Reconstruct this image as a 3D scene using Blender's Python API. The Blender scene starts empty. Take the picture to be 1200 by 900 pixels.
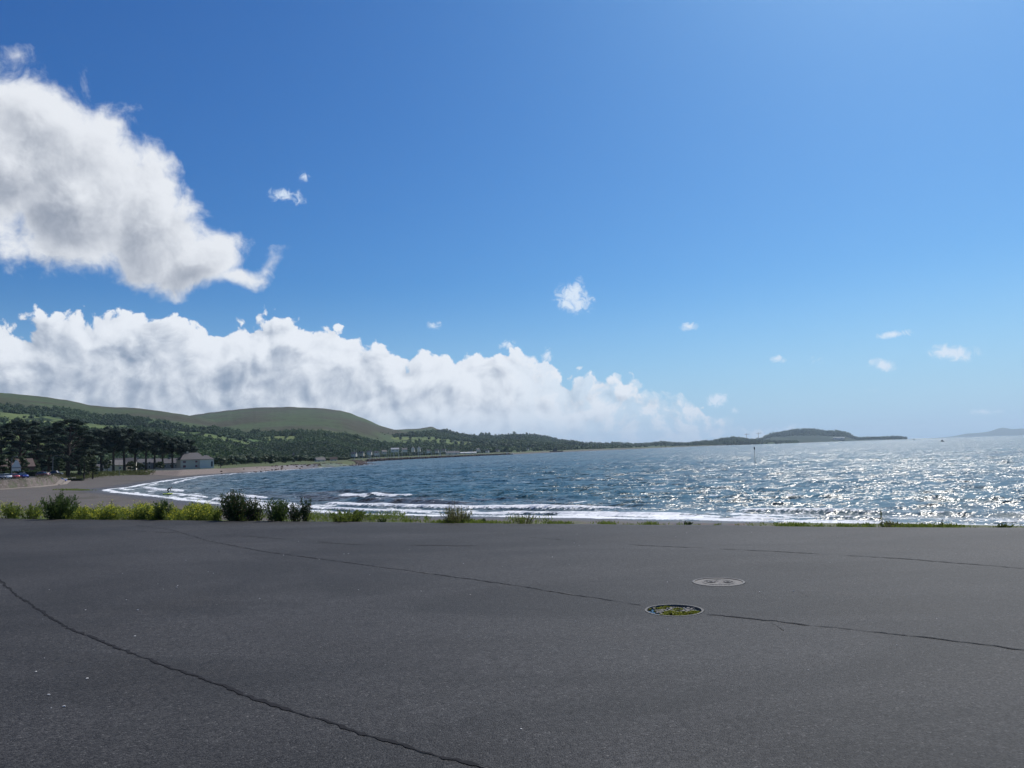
import bpy, bmesh, math, random
import numpy as np
from mathutils import Vector, Matrix
random.seed(7)
rng = np.random.default_rng(7)
SC = bpy.context.scene
COL = SC.collection
R = math.radians

# ------------------------------------------------------------------ camera
FPX, CX, CY, CAMH = 900.0, 600.0, 450.0, 1.6
TH, PHI = math.atan(78.2 / 900), math.atan(0.031)
c_f = Vector((0, math.cos(TH), math.sin(TH)))
r0, u0 = Vector((1, 0, 0)), Vector((0, -math.sin(TH), math.cos(TH)))
c_r = math.cos(PHI) * r0 - math.sin(PHI) * u0
c_u = math.sin(PHI) * r0 + math.cos(PHI) * u0
cam = bpy.data.objects.new('camera', bpy.data.cameras.new('camera'))
COL.objects.link(cam)
cam.data.sensor_width = 36
cam.data.lens = 36 * FPX / 1200
cam.data.clip_start = 0.05
cam.data.clip_end = 200000
cam.matrix_world = Matrix(((c_r.x, c_u.x, -c_f.x, 0), (c_r.y, c_u.y, -c_f.y, 0), (c_r.z, c_u.z, -c_f.z, CAMH), (0, 0, 0, 1)))
SC.camera = cam
SC.view_settings.view_transform = 'Standard'
SC.view_settings.look = 'None'
SC.view_settings.exposure = 0.0
SC.view_settings.gamma = 1.0
SC.cycles.use_denoising = True
SC.cycles.max_bounces = 6
SC.cycles.transparent_max_bounces = 12
SC.cycles.volume_bounces = 0

def ray(px, py):
    return (c_f + c_r * ((px - CX) / FPX) + c_u * ((CY - py) / FPX)).normalized()
def at_z(px, py, z):
    d = ray(px, py); t = (z - CAMH) / d.z
    return Vector((d.x * t, d.y * t, z))
def at_r(px, py, r):
    d = ray(px, py); t = r / math.hypot(d.x, d.y)
    return Vector((d.x * t, d.y * t, CAMH + d.z * t))
def azel(px, py):
    d = ray(px, py)
    return math.atan2(d.x, d.y), math.asin(d.z)

# ------------------------------------------------------------------ sun
SUN_AZ, SUN_EL = R(35), R(50)
S = Vector((math.sin(SUN_AZ) * math.cos(SUN_EL), math.cos(SUN_AZ) * math.cos(SUN_EL), math.sin(SUN_EL)))
sl = bpy.data.lights.new('sun', 'SUN'); sl.energy = 4.4; sl.angle = R(0.55); sl.color = (1, 0.95, 0.88)
so = bpy.data.objects.new('sun', sl); COL.objects.link(so)
so.rotation_euler = S.to_track_quat('Z', 'Y').to_euler()

# ------------------------------------------------------------------ node helper
class NT:
    dim = '3D'
    def __init__(s, nt):
        s.t = nt; s.n = nt.nodes; s.l = nt.links
    def new(s, ty, **kw):
        n = s.n.new(ty)
        for k, v in kw.items(): setattr(n, k, v)
        return n
    def put(s, sock, v):
        if v is None: return
        if hasattr(v, 'node'): s.l.new(v, sock)
        else:
            try: sock.default_value = v
            except Exception:
                sock.default_value = (v[0], v[1], v[2], 1)
    def m(s, op, a, b=None, c=None, clamp=False):
        n = s.new('ShaderNodeMath', operation=op, use_clamp=clamp)
        s.put(n.inputs[0], a); s.put(n.inputs[1], b); s.put(n.inputs[2], c)
        return n.outputs[0]
    def v(s, op, a, b=None):
        n = s.new('ShaderNodeVectorMath', operation=op)
        s.put(n.inputs[0], a); s.put(n.inputs[1], b)
        return n.outputs[1] if op in ('LENGTH', 'DOT_PRODUCT', 'DISTANCE') else n.outputs[0]
    def mix(s, f, a, b, mode='MIX'):
        n = s.new('ShaderNodeMix', data_type='RGBA', blend_type=mode)
        s.put(n.inputs[0], f); s.put(n.inputs[6], a if hasattr(a, 'node') else (*a[:3], 1)); s.put(n.inputs[7], b if hasattr(b, 'node') else (*b[:3], 1))
        return n.outputs[2]
    def noise(s, vec, scale, detail=4, rough=0.55, dist=0.0):
        n = s.new('ShaderNodeTexNoise', noise_dimensions=s.dim)
        s.put(n.inputs['Vector'], vec); n.inputs['Scale'].default_value = scale; n.inputs['Detail'].default_value = detail
        n.inputs['Roughness'].default_value = rough; n.inputs['Distortion'].default_value = dist
        return n.outputs[0]
    def voro(s, vec, scale, out='Distance', feature='F1', rnd=1.0):
        n = s.new('ShaderNodeTexVoronoi', feature=feature, voronoi_dimensions=s.dim)
        s.put(n.inputs['Vector'], vec); n.inputs['Scale'].default_value = scale; n.inputs['Randomness'].default_value = rnd
        return n.outputs[out]
    def smooth(s, x, lo, hi, a=0.0, b=1.0):
        n = s.new('ShaderNodeMapRange', interpolation_type='SMOOTHSTEP')
        s.put(n.inputs[0], x); n.inputs[1].default_value = lo; n.inputs[2].default_value = hi
        s.put(n.inputs[3], a); s.put(n.inputs[4], b)
        return n.outputs[0]
    def ramp(s, x, stops, interp='LINEAR'):
        n = s.new('ShaderNodeValToRGB'); cr = n.color_ramp; cr.interpolation = interp
        while len(cr.elements) < len(stops): cr.elements.new(0.5)
        for e, (p, c) in zip(cr.elements, stops):
            e.position = p; e.color = (c, c, c, 1) if isinstance(c, (int, float)) else (*c, 1)
        s.put(n.inputs[0], x)
        return n.outputs[0]
    def xyz(s, a, b, c):
        n = s.new('ShaderNodeCombineXYZ'); s.put(n.inputs[0], a); s.put(n.inputs[1], b); s.put(n.inputs[2], c)
        return n.outputs[0]
    def sep(s, v):
        n = s.new('ShaderNodeSeparateXYZ'); s.put(n.inputs[0], v); return n.outputs
    def bump(s, h, strength=1.0, dist=1.0, normal=None):
        n = s.new('ShaderNodeBump'); s.put(n.inputs['Height'], h); s.put(n.inputs['Strength'], strength); n.inputs['Distance'].default_value = dist
        if normal: s.put(n.inputs['Normal'], normal)
        return n.outputs[0]
    def attr(s, name, out='Fac'):
        n = s.new('ShaderNodeAttribute', attribute_name=name); return n.outputs[out]
    def pos(s):
        return s.new('ShaderNodeNewGeometry').outputs['Position']

WB, WR, HAZE = (2.4, 1.8, 1.0), .28, 4.2e-5
SKYFIT = [(.44, 1.65), (.69, 1.35), (.90, 1.1)]
# ------------------------------------------------------------------ world: daylight sky with its clouds
wd = bpy.data.worlds.new('World'); SC.world = wd; wd.use_nodes = True
wd.cycles.sampling_method = 'MANUAL'; wd.cycles.sample_map_resolution = 512
w = NT(wd.node_tree); w.n.clear(); w.dim = '2D'
sky = w.new('ShaderNodeTexSky', sky_type='NISHITA')
sky.sun_disc = False; sky.sun_elevation = SUN_EL; sky.sun_rotation = SUN_AZ
sky.altitude = 0; sky.air_density = 1.0; sky.dust_density = 1.0; sky.ozone_density = 2.2
SKYK = 0.11
sp = w.new('ShaderNodeSeparateColor'); w.l.new(sky.outputs[0], sp.inputs[0])
cb = w.new('ShaderNodeCombineColor')
for i, (a_, g_) in enumerate(SKYFIT):                            # the clear blue of this sky: a gentle response curve per channel
    w.put(cb.inputs[i], w.m('MULTIPLY', w.m('POWER', w.m('MULTIPLY', sp.outputs[i], SKYK), g_), a_ / SKYK))
el0 = w.m('ARCSINE', w.sep(w.v('NORMALIZE', w.new('ShaderNodeTexCoord').outputs['Generated']))[2])
pale = w.mix(w.smooth(el0, R(-2), R(13), .8, 0), cb.outputs[0], (.40 / SKYK, .63 / SKYK, .90 / SKYK))
bg_sky = w.new('ShaderNodeBackground'); w.l.new(pale, bg_sky.inputs[0]); bg_sky.inputs[1].default_value = SKYK

tc = w.new('ShaderNodeTexCoord').outputs['Generated']
dv = w.v('NORMALIZE', tc)
sx, sy, sz = w.sep(dv)
AZ = w.m('ARCTAN2', sx, sy); EL = w.m('ARCSINE', sz)
K = 10.0                                   # cloud-plane units per radian
P0 = w.xyz(w.m('MULTIPLY', AZ, K), w.m('MULTIPLY', EL, K), 0.0)

def ellipse(P, px, py, rx, ry, tilt=0.0, wgt=1.0):
    a, e = azel(px, py)
    d = w.v('SUBTRACT', P, (a * K, e * K, 0))
    if tilt:
        n = w.new('ShaderNodeVectorRotate', rotation_type='Z_AXIS'); w.put(n.inputs['Vector'], d); n.inputs['Angle'].default_value = tilt; d = n.outputs[0]
    d = w.v('DIVIDE', d, (rx / FPX * K, ry / FPX * K, 1))
    return w.m('MULTIPLY', w.m('SUBTRACT', 1.0, w.v('LENGTH', d)), wgt)
def umax(vals, k=0.12):
    o = vals[0]
    for x in vals[1:]: o = w.m('SMOOTH_MAX', o, x, k)
    return o

# domain-warped coordinates shared by all the clouds
wn = w.new('ShaderNodeTexNoise'); w.put(wn.inputs['Vector'], P0); wn.inputs['Scale'].default_value = 1.1; wn.inputs['Detail'].default_value = 3
PW = w.v('ADD', P0, w.v('MULTIPLY', w.v('SUBTRACT', wn.outputs['Color'], (.5, .5, .5)), (.45, .45, 0)))

def big_density(P):
    f = umax([ellipse(P, -160, 214, 190, 95, -.2), ellipse(P, 8, 187, 121, 96, -.35), ellipse(P, 95, 225, 108, 88, -.5), ellipse(P, 175, 262, 72, 74, -.5, .9),
              ellipse(P, 228, 305, 62, 40, -.35, .8), ellipse(P, 280, 322, 50, 15, -.05, .45), ellipse(P, 312, 316, 30, 15, -.6, .34)], 0.15)
    n1 = w.noise(P, 2.0, 9, .60, .1)
    f = w.m('ADD', f, w.smooth(f, -.24, -.04, -.8, 0))
    return w.m('ADD', f, w.m('MULTIPLY', w.m('SUBTRACT', n1, .5), .85))
top = [(-420, 340), (-200, 350), (0, 380), (60, 372), (140, 374), (165, 370), (182, 364), (205, 372), (222, 386), (262, 396), (276, 378), (305, 370), (340, 380), (372, 392), (400, 393), (432, 408), (480, 419),
       (545, 421), (600, 414), (640, 428), (662, 446), (690, 442), (735, 452), (775, 468), (800, 468), (825, 486), (850, 500), (900, 515)]
azs = [azel(x, y) for x, y in top]
A0, A1 = azs[0][0], azs[-1][0]
def bank_density(P, Q):
    X, Y, _ = w.sep(Q)
    u = w.m('DIVIDE', w.m('SUBTRACT', w.m('DIVIDE', X, K), A0), A1 - A0, clamp=True)
    tp = w.ramp(u, [((a - A0) / (A1 - A0), e * 4) for a, e in azs])
    f = w.m('SUBTRACT', w.m('MULTIPLY', tp, K / 4), Y)           # depth under the top outline
    puff = w.voro(P, 3.0, 'Distance', 'SMOOTH_F1')
    puff2 = w.voro(P, 7.5, 'Distance', 'SMOOTH_F1')
    n1 = w.noise(P, 4.6, 8, .60)
    b = w.m('ADD', w.m('MULTIPLY', w.m('SUBTRACT', .25, w.m('MULTIPLY', puff, puff)), .42), w.m('MULTIPLY', w.m('SUBTRACT', .25, w.m('MULTIPLY', puff2, puff2)), .22))
    b = w.m('ADD', b, w.m('MULTIPLY', w.m('SUBTRACT', n1, .5), .46))
    return w.m('ADD', f, b), X, Y, f

LO = (0.10, 0.16, 0)                                             # towards the sun, in cloud-plane units
bd = big_density(PW); bd2 = big_density(w.v('ADD', PW, LO))
a_big = w.smooth(bd, 0.02, 0.36)
rel = w.m('SUBTRACT', bd, bd2)
core = w.smooth(w.m('ADD', bd, w.m('MULTIPLY', w.noise(PW, 1.1, 3, .5), .45)), 0.42, 0.92)
shade = w.m('ADD', w.m('MULTIPLY', core, -.44), w.m('MULTIPLY', rel, 1.2))
lum = w.m('ADD', .88, shade, clamp=True)
c_big = w.mix(w.smooth(lum, .0, 1.0), (.30, .34, .42), (.82, .85, .90))

kd, bX, bY, bf = bank_density(PW, P0)
kd2, _, _, _ = bank_density(w.v('ADD', PW, (.09, .11, 0)), w.v('ADD', P0, (.09, .11, 0)))
thin = w.smooth(bX, (azel(560, 440)[0]) * K, (azel(860, 470)[0]) * K)          # the bank thins out to the right
fray = w.noise(PW, 3.4, 8, .62)
a_bank = w.smooth(kd, 0.0, 0.07)
a_bank = w.m('MULTIPLY', a_bank, w.m('SUBTRACT', 1.0, w.m('MULTIPLY', thin, w.smooth(fray, .42, .60, .80, .05))))
behind = w.smooth(bX, A1 * K, A1 * K + .3, 1, 0)
a_bank = w.m('MULTIPLY', a_bank, behind)
relb = w.m('SUBTRACT', kd, kd2)                                   # about +.1 * where the top faces the sun
big_n = w.noise(w.v('MULTIPLY', PW, (1, 1.7, 1)), 1.5, 4, .5)
body = w.smooth(w.m('ADD', bf, w.m('MULTIPLY', w.m('SUBTRACT', big_n, .5), 1.5)), .10, .55)
leftw = w.smooth(bX, azel(350, 440)[0] * K, azel(600, 450)[0] * K, 1.0, .40)
lumb = w.m('ADD', w.m('ADD', .86, w.m('MULTIPLY', w.m('MULTIPLY', body, leftw), -.38)), w.m('MULTIPLY', w.m('SUBTRACT', relb, .08), 1.15), clamp=True)
c_bank = w.mix(w.smooth(lumb, .05, 1.0), (.24, .31, .43), (.86, .90, .96))
lowpale = w.smooth(bY, azel(400, 520)[1] * K, azel(400, 470)[1] * K, .55, 0)
c_bank = w.mix(lowpale, c_bank, (.60, .70, .84))

PW2 = w.v('ADD', P0, w.v('MULTIPLY', w.v('SUBTRACT', wn.outputs['Color'], (.5, .5, .5)), (.2, .2, 0)))
fn = w.noise(PW2, 9.0, 8, .66, .5)
small = [(672, 349, 30, 24, .3, 1), (676, 340, 14, 20, .4, .9), (330, 229, 20, 12, 0, .72), (356, 207, 11, 9, 0, .6), (348, 233, 12, 12, 0, .55), (508, 380, 12, 9, 0, .55),
         (597, 404, 18, 9, 0, .7), (806, 384, 13, 7, 0, .75), (840, 468, 17, 11, 0, .95), (911, 421, 12, 8, 0, .7), (1034, 428, 20, 9, .2, .95), (1047, 393, 27, 6, .05, .9),
         (1117, 412, 28, 12, .1, 1), (1020, 458, 14, 4, 0, .4), (1155, 482, 22, 4, 0, .5), (640, 416, 10, 12, 0, .7), (956, 424, 12, 7, 0, .5), (925, 503, 34, 6, 0, .6), (862, 480, 12, 5, 0, .6)]
sd = umax([ellipse(PW2, *a) for a in small], 0.02)
sdn = w.m('ADD', sd, w.m('MULTIPLY', w.m('SUBTRACT', fn, .55), 1.5))
a_small = w.m('MULTIPLY', w.smooth(sdn, 0.05, .75), .95)
a_small = w.m('MULTIPLY', a_small, w.smooth(sd, 0.0, .18))

def bgd(c, s=1.0):
    n = w.new('ShaderNodeBackground'); w.put(n.inputs[0], c); n.inputs[1].default_value = s; return n.outputs[0]
def mixs(f, a, b):
    n = w.new('ShaderNodeMixShader'); w.put(n.inputs[0], f); w.l.new(a, n.inputs[1]); w.l.new(b, n.inputs[2]); return n.outputs[0]
o = mixs(a_small, bg_sky.outputs[0], bgd((.72, .82, .95, 1)))
o = mixs(a_bank, o, bgd(c_bank))
o = mixs(a_big, o, bgd(c_big))
wo = w.new('ShaderNodeOutputWorld'); w.l.new(o, wo.inputs[0])

# ------------------------------------------------------------------ numpy noise
def _hash(ix, iy, seed):
    h = (ix.astype(np.int64) * 374761393 + iy.astype(np.int64) * 668265263 + seed * 1442695041) & 0x7fffffff
    h = ((h ^ (h >> 13)) * 1274126177) & 0x7fffffff
    h = (h ^ (h >> 16)) & 0xffff
    return h / 65535.0
def vn(x, y, seed=0):
    x = np.asarray(x, float); y = np.asarray(y, float)
    ix, iy = np.floor(x), np.floor(y); fx, fy = x - ix, y - iy
    fx = fx * fx * (3 - 2 * fx); fy = fy * fy * (3 - 2 * fy)
    a, b = _hash(ix, iy, seed), _hash(ix + 1, iy, seed); c, d = _hash(ix, iy + 1, seed), _hash(ix + 1, iy + 1, seed)
    return a + (b - a) * fx + (c - a) * fy + (a - b - c + d) * fx * fy
def fbm(x, y, oct=4, seed=0, gain=.5):
    s, a, t = 0, 1.0, 0
    for i in range(oct):
        s = s + a * vn(x * 2 ** i + 17.3 * i, y * 2 ** i - 9.1 * i, seed + i); t += a; a *= gain
    return s / t
def sst(x, lo, hi):
    t = np.clip((x - lo) / (hi - lo), 0, 1); return t * t * (3 - 2 * t)

# ------------------------------------------------------------------ mesh helpers
def tag(o, label=None, cat=None, group=None, kind=None):
    if label: o['label'] = label
    if cat: o['category'] = cat
    if group: o['group'] = group
    if kind: o['kind'] = kind
    return o
def np_mesh(name, V, Fq, mat, parent=None, smooth=True, attrs=None):
    """V (n,3); Fq (m,3|4) faces or list of such arrays"""
    if not isinstance(Fq, list): Fq = [Fq]
    Fq = [np.asarray(f, np.int32) for f in Fq if len(f)]
    me = bpy.data.meshes.new(name)
    V = np.asarray(V, np.float32); me.vertices.add(len(V)); me.vertices.foreach_set('co', V.ravel())
    loops = np.concatenate([f.ravel() for f in Fq]); cnt = np.concatenate([np.full(len(f), f.shape[1], np.int32) for f in Fq])
    me.loops.add(len(loops)); me.loops.foreach_set('vertex_index', loops)
    me.polygons.add(len(cnt)); st = np.zeros(len(cnt), np.int32); st[1:] = np.cumsum(cnt)[:-1]
    me.polygons.foreach_set('loop_start', st)
    try: me.polygons.foreach_set('loop_total', cnt)
    except Exception: pass
    me.polygons.foreach_set('use_smooth', np.full(len(cnt), smooth))
    for k, a in (attrs or {}).items():
        at = me.attributes.new(k, 'FLOAT', 'POINT'); at.data.foreach_set('value', np.asarray(a, np.float32))
    me.update(calc_edges=True); me.validate()
    if mat: me.materials.append(mat)
    o = bpy.data.objects.new(name, me); COL.objects.link(o)
    if parent: o.parent = parent
    return o
def grid_faces(nr, nc, keep=None):
    i = np.arange((nr - 1) * (nc - 1)); r, c = i // (nc - 1), i % (nc - 1)
    a = r * nc + c
    f = np.stack([a, a + 1, a + nc + 1, a + nc], 1)
    if keep is not None: f = f[keep[f].any(1)]
    return f
def compact(V, Fc, attrs):
    used = np.unique(Fc); mp = np.full(len(V), -1, np.int64); mp[used] = np.arange(len(used))
    return V[used], mp[Fc], {k: a[used] for k, a in attrs.items()}

class MB:
    """collects boxes, tubes and free meshes; build() links them as one mesh object"""
    def __init__(s): s.v = []; s.f = []
    def add(s, V, Fs, M=None):
        b = len(s.v)
        for p in V:
            p = Vector(p); s.v.append(M @ p if M else p)
        s.f += [tuple(i + b for i in f) for f in Fs]
        return s
    def box(s, c, d, rz=0, M=None):
        x, y, z = d[0] / 2, d[1] / 2, d[2] / 2
        V = [(-x, -y, -z), (x, -y, -z), (x, y, -z), (-x, y, -z), (-x, -y, z), (x, -y, z), (x, y, z), (-x, y, z)]
        T = Matrix.Translation(c) @ Matrix.Rotation(rz, 4, 'Z')
        return s.add(V, [(0, 3, 2, 1), (4, 5, 6, 7), (0, 1, 5, 4), (1, 2, 6, 5), (2, 3, 7, 6), (3, 0, 4, 7)], (M @ T) if M else T)
    def tube(s, pts, rad, n=6, cap=True):
        pts = [Vector(p) for p in pts]
        if not isinstance(rad, (list, tuple)): rad = [rad] * len(pts)
        rings = []
        for i, p in enumerate(pts):
            d = (pts[min(i + 1, len(pts) - 1)] - pts[max(i - 1, 0)]).normalized()
            a = d.cross(Vector((0.13, 0.97, 0.2))).normalized(); b = d.cross(a)
            rings.append([p + (a * math.cos(2 * math.pi * k / n) + b * math.sin(2 * math.pi * k / n)) * rad[i] for k in range(n)])
        V = [q for r_ in rings for q in r_]; Fs = []
        for i in range(len(pts) - 1):
            for k in range(n):
                Fs.append((i * n + k, i * n + (k + 1) % n, (i + 1) * n + (k + 1) % n, (i + 1) * n + k))
        if cap: Fs += [tuple(range(n)), tuple((len(pts) - 1) * n + k for k in range(n))]
        return s.add(V, Fs)
    def loft(s, rings, close=True, caps=True):
        n = len(rings[0]); V = [q for r_ in rings for q in r_]; Fs = []
        for i in range(len(rings) - 1):
            for k in range(n if close else n - 1):
                Fs.append((i * n + k, i * n + (k + 1) % n, (i + 1) * n + (k + 1) % n, (i + 1) * n + k))
        if caps: Fs += [tuple(reversed(range(n))), tuple((len(rings) - 1) * n + k for k in range(n))]
        return s.add(V, Fs)
    def build(s, name, mat, parent=None, smooth=False, loc=None, attrs=None):
        me = bpy.data.meshes.new(name); me.from_pydata([tuple(v) for v in s.v], [], s.f)
        bm = bmesh.new(); bm.from_mesh(me); bmesh.ops.recalc_face_normals(bm, faces=bm.faces); bm.to_mesh(me); bm.free()
        if smooth: me.polygons.foreach_set('use_smooth', [True] * len(me.polygons))
        me.materials.append(mat)
        o = bpy.data.objects.new(name, me); COL.objects.link(o)
        if parent: o.parent = parent
        if loc is not None: o.location = loc
        return o
def empty(name, loc, rz=0, **kw):
    o = bpy.data.objects.new(name, None); COL.objects.link(o); o.location = loc; o.rotation_euler = (0, 0, rz); o.empty_display_size = .2
    return tag(o, **kw)
def kids(o): return [c for c in COL.objects if c.parent == o]
def copy_tree(o, parent=None, ch=None):
    c = o.copy(); COL.objects.link(c)
    if parent is not None: c.parent = parent
    for k in kids(o): copy_tree(k, c)
    return c

# icosahedron / leaf clouds
_t = (1 + 5 ** .5) / 2
ICO = np.array([(-1, _t, 0), (1, _t, 0), (-1, -_t, 0), (1, -_t, 0), (0, -1, _t), (0, 1, _t), (0, -1, -_t), (0, 1, -_t), (_t, 0, -1), (_t, 0, 1), (-_t, 0, -1), (-_t, 0, 1)]) / math.sqrt(1 + _t * _t)
ICF = np.array([(0, 11, 5), (0, 5, 1), (0, 1, 7), (0, 7, 10), (0, 10, 11), (1, 5, 9), (5, 11, 4), (11, 10, 2), (10, 7, 6), (7, 1, 8), (3, 9, 4), (3, 4, 2), (3, 2, 6), (3, 6, 8), (3, 8, 9), (4, 9, 5), (2, 4, 11), (6, 2, 10), (8, 6, 7), (9, 8, 1)])
def blobs(C, rad, jit=.3):
    """C (n,3), rad (n,3): lumpy low icosahedra"""
    n = len(C)
    V = ICO[None] * (1 + rng.uniform(-jit, jit, (n, 12, 1))) 
    a = rng.uniform(0, 6.28, n); ca, sa = np.cos(a)[:, None], np.sin(a)[:, None]
    V = np.stack([V[..., 0] * ca - V[..., 1] * sa, V[..., 0] * sa + V[..., 1] * ca, V[..., 2]], -1)
    V = V * rad[:, None, :] + C[:, None, :]
    Fb = ICF[None] + (np.arange(n) * 12)[:, None, None]
    return V.reshape(-1, 3), Fb.reshape(-1, 3)
def leaves(C, size, aspect=.45, droop=0.0, updir=None):
    """C (n,3), size (n,) -> diamond leaves with random orientation"""
    n = len(C)
    d = rng.normal(size=(n, 3))
    if updir is not None: d = d * .6 + updir
    d /= np.linalg.norm(d, axis=1)[:, None]
    e = np.cross(d, rng.normal(size=(n, 3))); e /= np.linalg.norm(e, axis=1)[:, None]
    f = np.cross(d, e)
    L = size[:, None]
    p0 = C - d * L * .5; p2 = C + d * L * .5; p1 = C + e * L * aspect * .5 + f * L * .08; p3 = C - e * L * aspect * .5 + f * L * .08
    V = np.stack([p0, p1, p2, p3], 1).reshape(-1, 3)
    Fq = (np.arange(n) * 4)[:, None] + np.arange(4)[None]
    return V, Fq

# ------------------------------------------------------------------ materials
def material(name):
    m = bpy.data.materials.new(name); m.use_nodes = True
    t = NT(m.node_tree); b = t.n['Principled BSDF']
    return m, t, b
def plain(name, col, rough=.6, metal=0.0, var=.15, scale=8.0, spec=.5, bump=0.0):
    m, t, b = material(name)
    p = t.new('ShaderNodeTexCoord').outputs['Object']
    n = t.noise(p, scale, 4)
    c = t.mix(n, [x * (1 - var) for x in col], [min(1, x * (1 + var)) for x in col])
    t.put(b.inputs['Base Color'], c); b.inputs['Roughness'].default_value = rough; b.inputs['Metallic'].default_value = metal
    b.inputs['Specular IOR Level'].default_value = spec
    if bump: t.put(b.inputs['Normal'], t.bump(n, bump, .02))
    return m
def leafy(name, c1, c2, c3=None, trans=.35, scale=1.5, rough=.6):
    m, t, b = material(name)
    r_ = t.attr('rnd')
    p = t.new('ShaderNodeTexCoord').outputs['Object']
    f = t.m('ADD', t.m('MULTIPLY', r_, .6), t.m('MULTIPLY', t.noise(p, scale, 2), .4))
    c = t.mix(t.smooth(f, .25, .75), c1, c2)
    if c3: c = t.mix(t.smooth(r_, .90, .93), c, c3)
    t.put(b.inputs['Base Color'], c); b.inputs['Roughness'].default_value = rough; b.inputs['Specular IOR Level'].default_value = .25
    tr = t.new('ShaderNodeBsdfTranslucent'); t.put(tr.inputs[0], t.mix(.5, c, [x * 1.5 for x in c2]))
    mx = t.new('ShaderNodeMixShader'); mx.inputs[0].default_value = trans
    t.l.new(b.outputs[0], mx.inputs[1]); t.l.new(tr.outputs[0], mx.inputs[2]); t.l.new(mx.outputs[0], t.n['Material Output'].inputs[0])
    return m
# ================================================================== THE LAND: outlines measured on the ground
SEA = -5.4
def shore_pt(px, py): p = at_z(px, py, SEA); return (p.x, p.y)
shore_px = [(1200, 618), (1040, 614.5), (880, 611), (740, 608), (600, 606), (500, 604.5), (420, 603), (340, 599.5), (290, 595), (250, 590.5), (215, 586.5), (180, 582), (150, 579), (130, 577), (119, 574.2),
            (130, 572.6), (150, 571), (164, 567.8), (177, 565.8), (197, 562.4), (211, 561), (232, 558.4), (249, 557), (272, 555), (290, 554), (318, 552), (340, 550.6), (360, 549.2), (390, 547.4), (412, 546.2), (425, 545.2),
            (428, 543.6), (420, 542.4), (432, 541), (452, 539.7), (508, 536.9), (563, 534.2), (598, 532.8), (653, 530.1), (690, 528.6), (745, 526.4)]
shore = [(400.0, -150.0), (150, -8)] + [shore_pt(*p) for p in shore_px]
far = [at_r(782, 525, 3300), at_r(835, 524, 3900), at_r(890, 521, 4700), at_r(963, 518, 5300)]
shore += [(p.x, p.y) for p in far]
e_ = shore[-1]
LAND = shore + [(e_[0] - 400, 9000), (-9000, 9000), (-9000, -9000), (9000, -9000), (9000, -3000)]
plat_px = [(-60, 578.5), (0, 574), (33, 571.7), (67, 567.8), (74, 563), (100, 559.7), (135, 557.5), (160, 556.2), (179, 556), (208, 556), (232, 554.4), (255, 553), (272, 551.8), (292, 551), (320, 549.4), (345, 548.2), (372, 546.6), (400, 545.2), (415, 544)]
plat = []
for i, (x, y) in enumerate(plat_px):
    p = at_z(x, y, -4.6 + (0.4 if x > 70 else 0)); plat.append((p.x, p.y))
p = plat[-1]
plat += [tuple(at_r(430, 500, 860)[:2]), tuple(at_r(452, 500, 980)[:2]), tuple(at_r(508, 500, 1170)[:2]), tuple(at_r(563, 500, 1420)[:2]), tuple(at_r(640, 500, 2000)[:2]), tuple(at_r(700, 500, 2600)[:2]), tuple(at_r(800, 500, 3700)[:2]), tuple(at_r(890, 500, 4900)[:2])]
PLAT = plat + [(1500, 9000), (-9000, 9000), (-9000, -40), (-400, 60)]
EDGE_K, EDGE_B = -0.426, 17.15                    # the asphalt's seaward edge: Y = B + K X

def seg_dist(X, Y, P):
    d = np.full(X.shape, 1e18)
    for (x1, y1), (x2, y2) in zip(P[:-1], P[1:]):
        dx, dy = x2 - x1, y2 - y1; L = dx * dx + dy * dy + 1e-9
        t = np.clip(((X - x1) * dx + (Y - y1) * dy) / L, 0, 1)
        np.minimum(d, (X - x1 - t * dx) ** 2 + (Y - y1 - t * dy) ** 2, out=d)
    return np.sqrt(d)
def inside(X, Y, P):
    r_ = np.zeros(X.shape, bool)
    for (x1, y1), (x2, y2) in zip(P, P[1:] + P[:1]):
        c = ((y1 > Y) != (y2 > Y)) & (X < (x2 - x1) * (Y - y1) / ((y2 - y1) or 1e-9) + x1)
        r_ ^= c
    return r_
def sdist(X, Y, poly, line=None):
    d = seg_dist(X, Y, line or poly)
    return np.where(inside(X, Y, poly), d, -d)
def land_z(X, Y):
    """height of the ground, and the masks that go with it"""
    X = np.asarray(X, float); Y = np.asarray(Y, float)
    rr = np.hypot(X, Y)
    s = sdist(X, Y, LAND, shore); p = sdist(X, Y, PLAT, plat)
    q = (Y - EDGE_K * X - EDGE_B) / math.hypot(1, EDGE_K)
    z = SEA + np.where(s > 0, 1.25 * (1 - np.exp(-s / 26)) + .002 * np.clip(s, 0, 120), np.maximum(.05 * s, -4))
    z = z + np.where(s > 0, (fbm(X / 3, Y / 3, 3, 5) - .5) * .14, 0)
    far_ = sst(rr, 900, 2500)
    zp = -2.0 - .9 * sst(rr, 255, 490) + far_ * 2.0 + (fbm(X / 30, Y / 30, 3, 9) - .5) * .5
    az_ = X / np.maximum(Y, 1)
    dune = sst(az_, -.594, -.57)                    # the wall stands left of here, dune grass right of here
    ramp = 1.2 + 10 * dune
    k = np.clip(p / ramp, 0, 1); k = k * k * (3 - 2 * k)
    z = np.where(p > 0, z + (zp - z) * k, z)
    # made ground under the car park, and its stone slope down to the beach
    kk = 1 - np.clip((q - 1.3) / 7.5, 0, 1)
    z = np.where(q < 8.8, np.maximum(z, SEA + 1 + (-.06 - SEA - 1) * kk), z)
    return z, s, p, q

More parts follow.
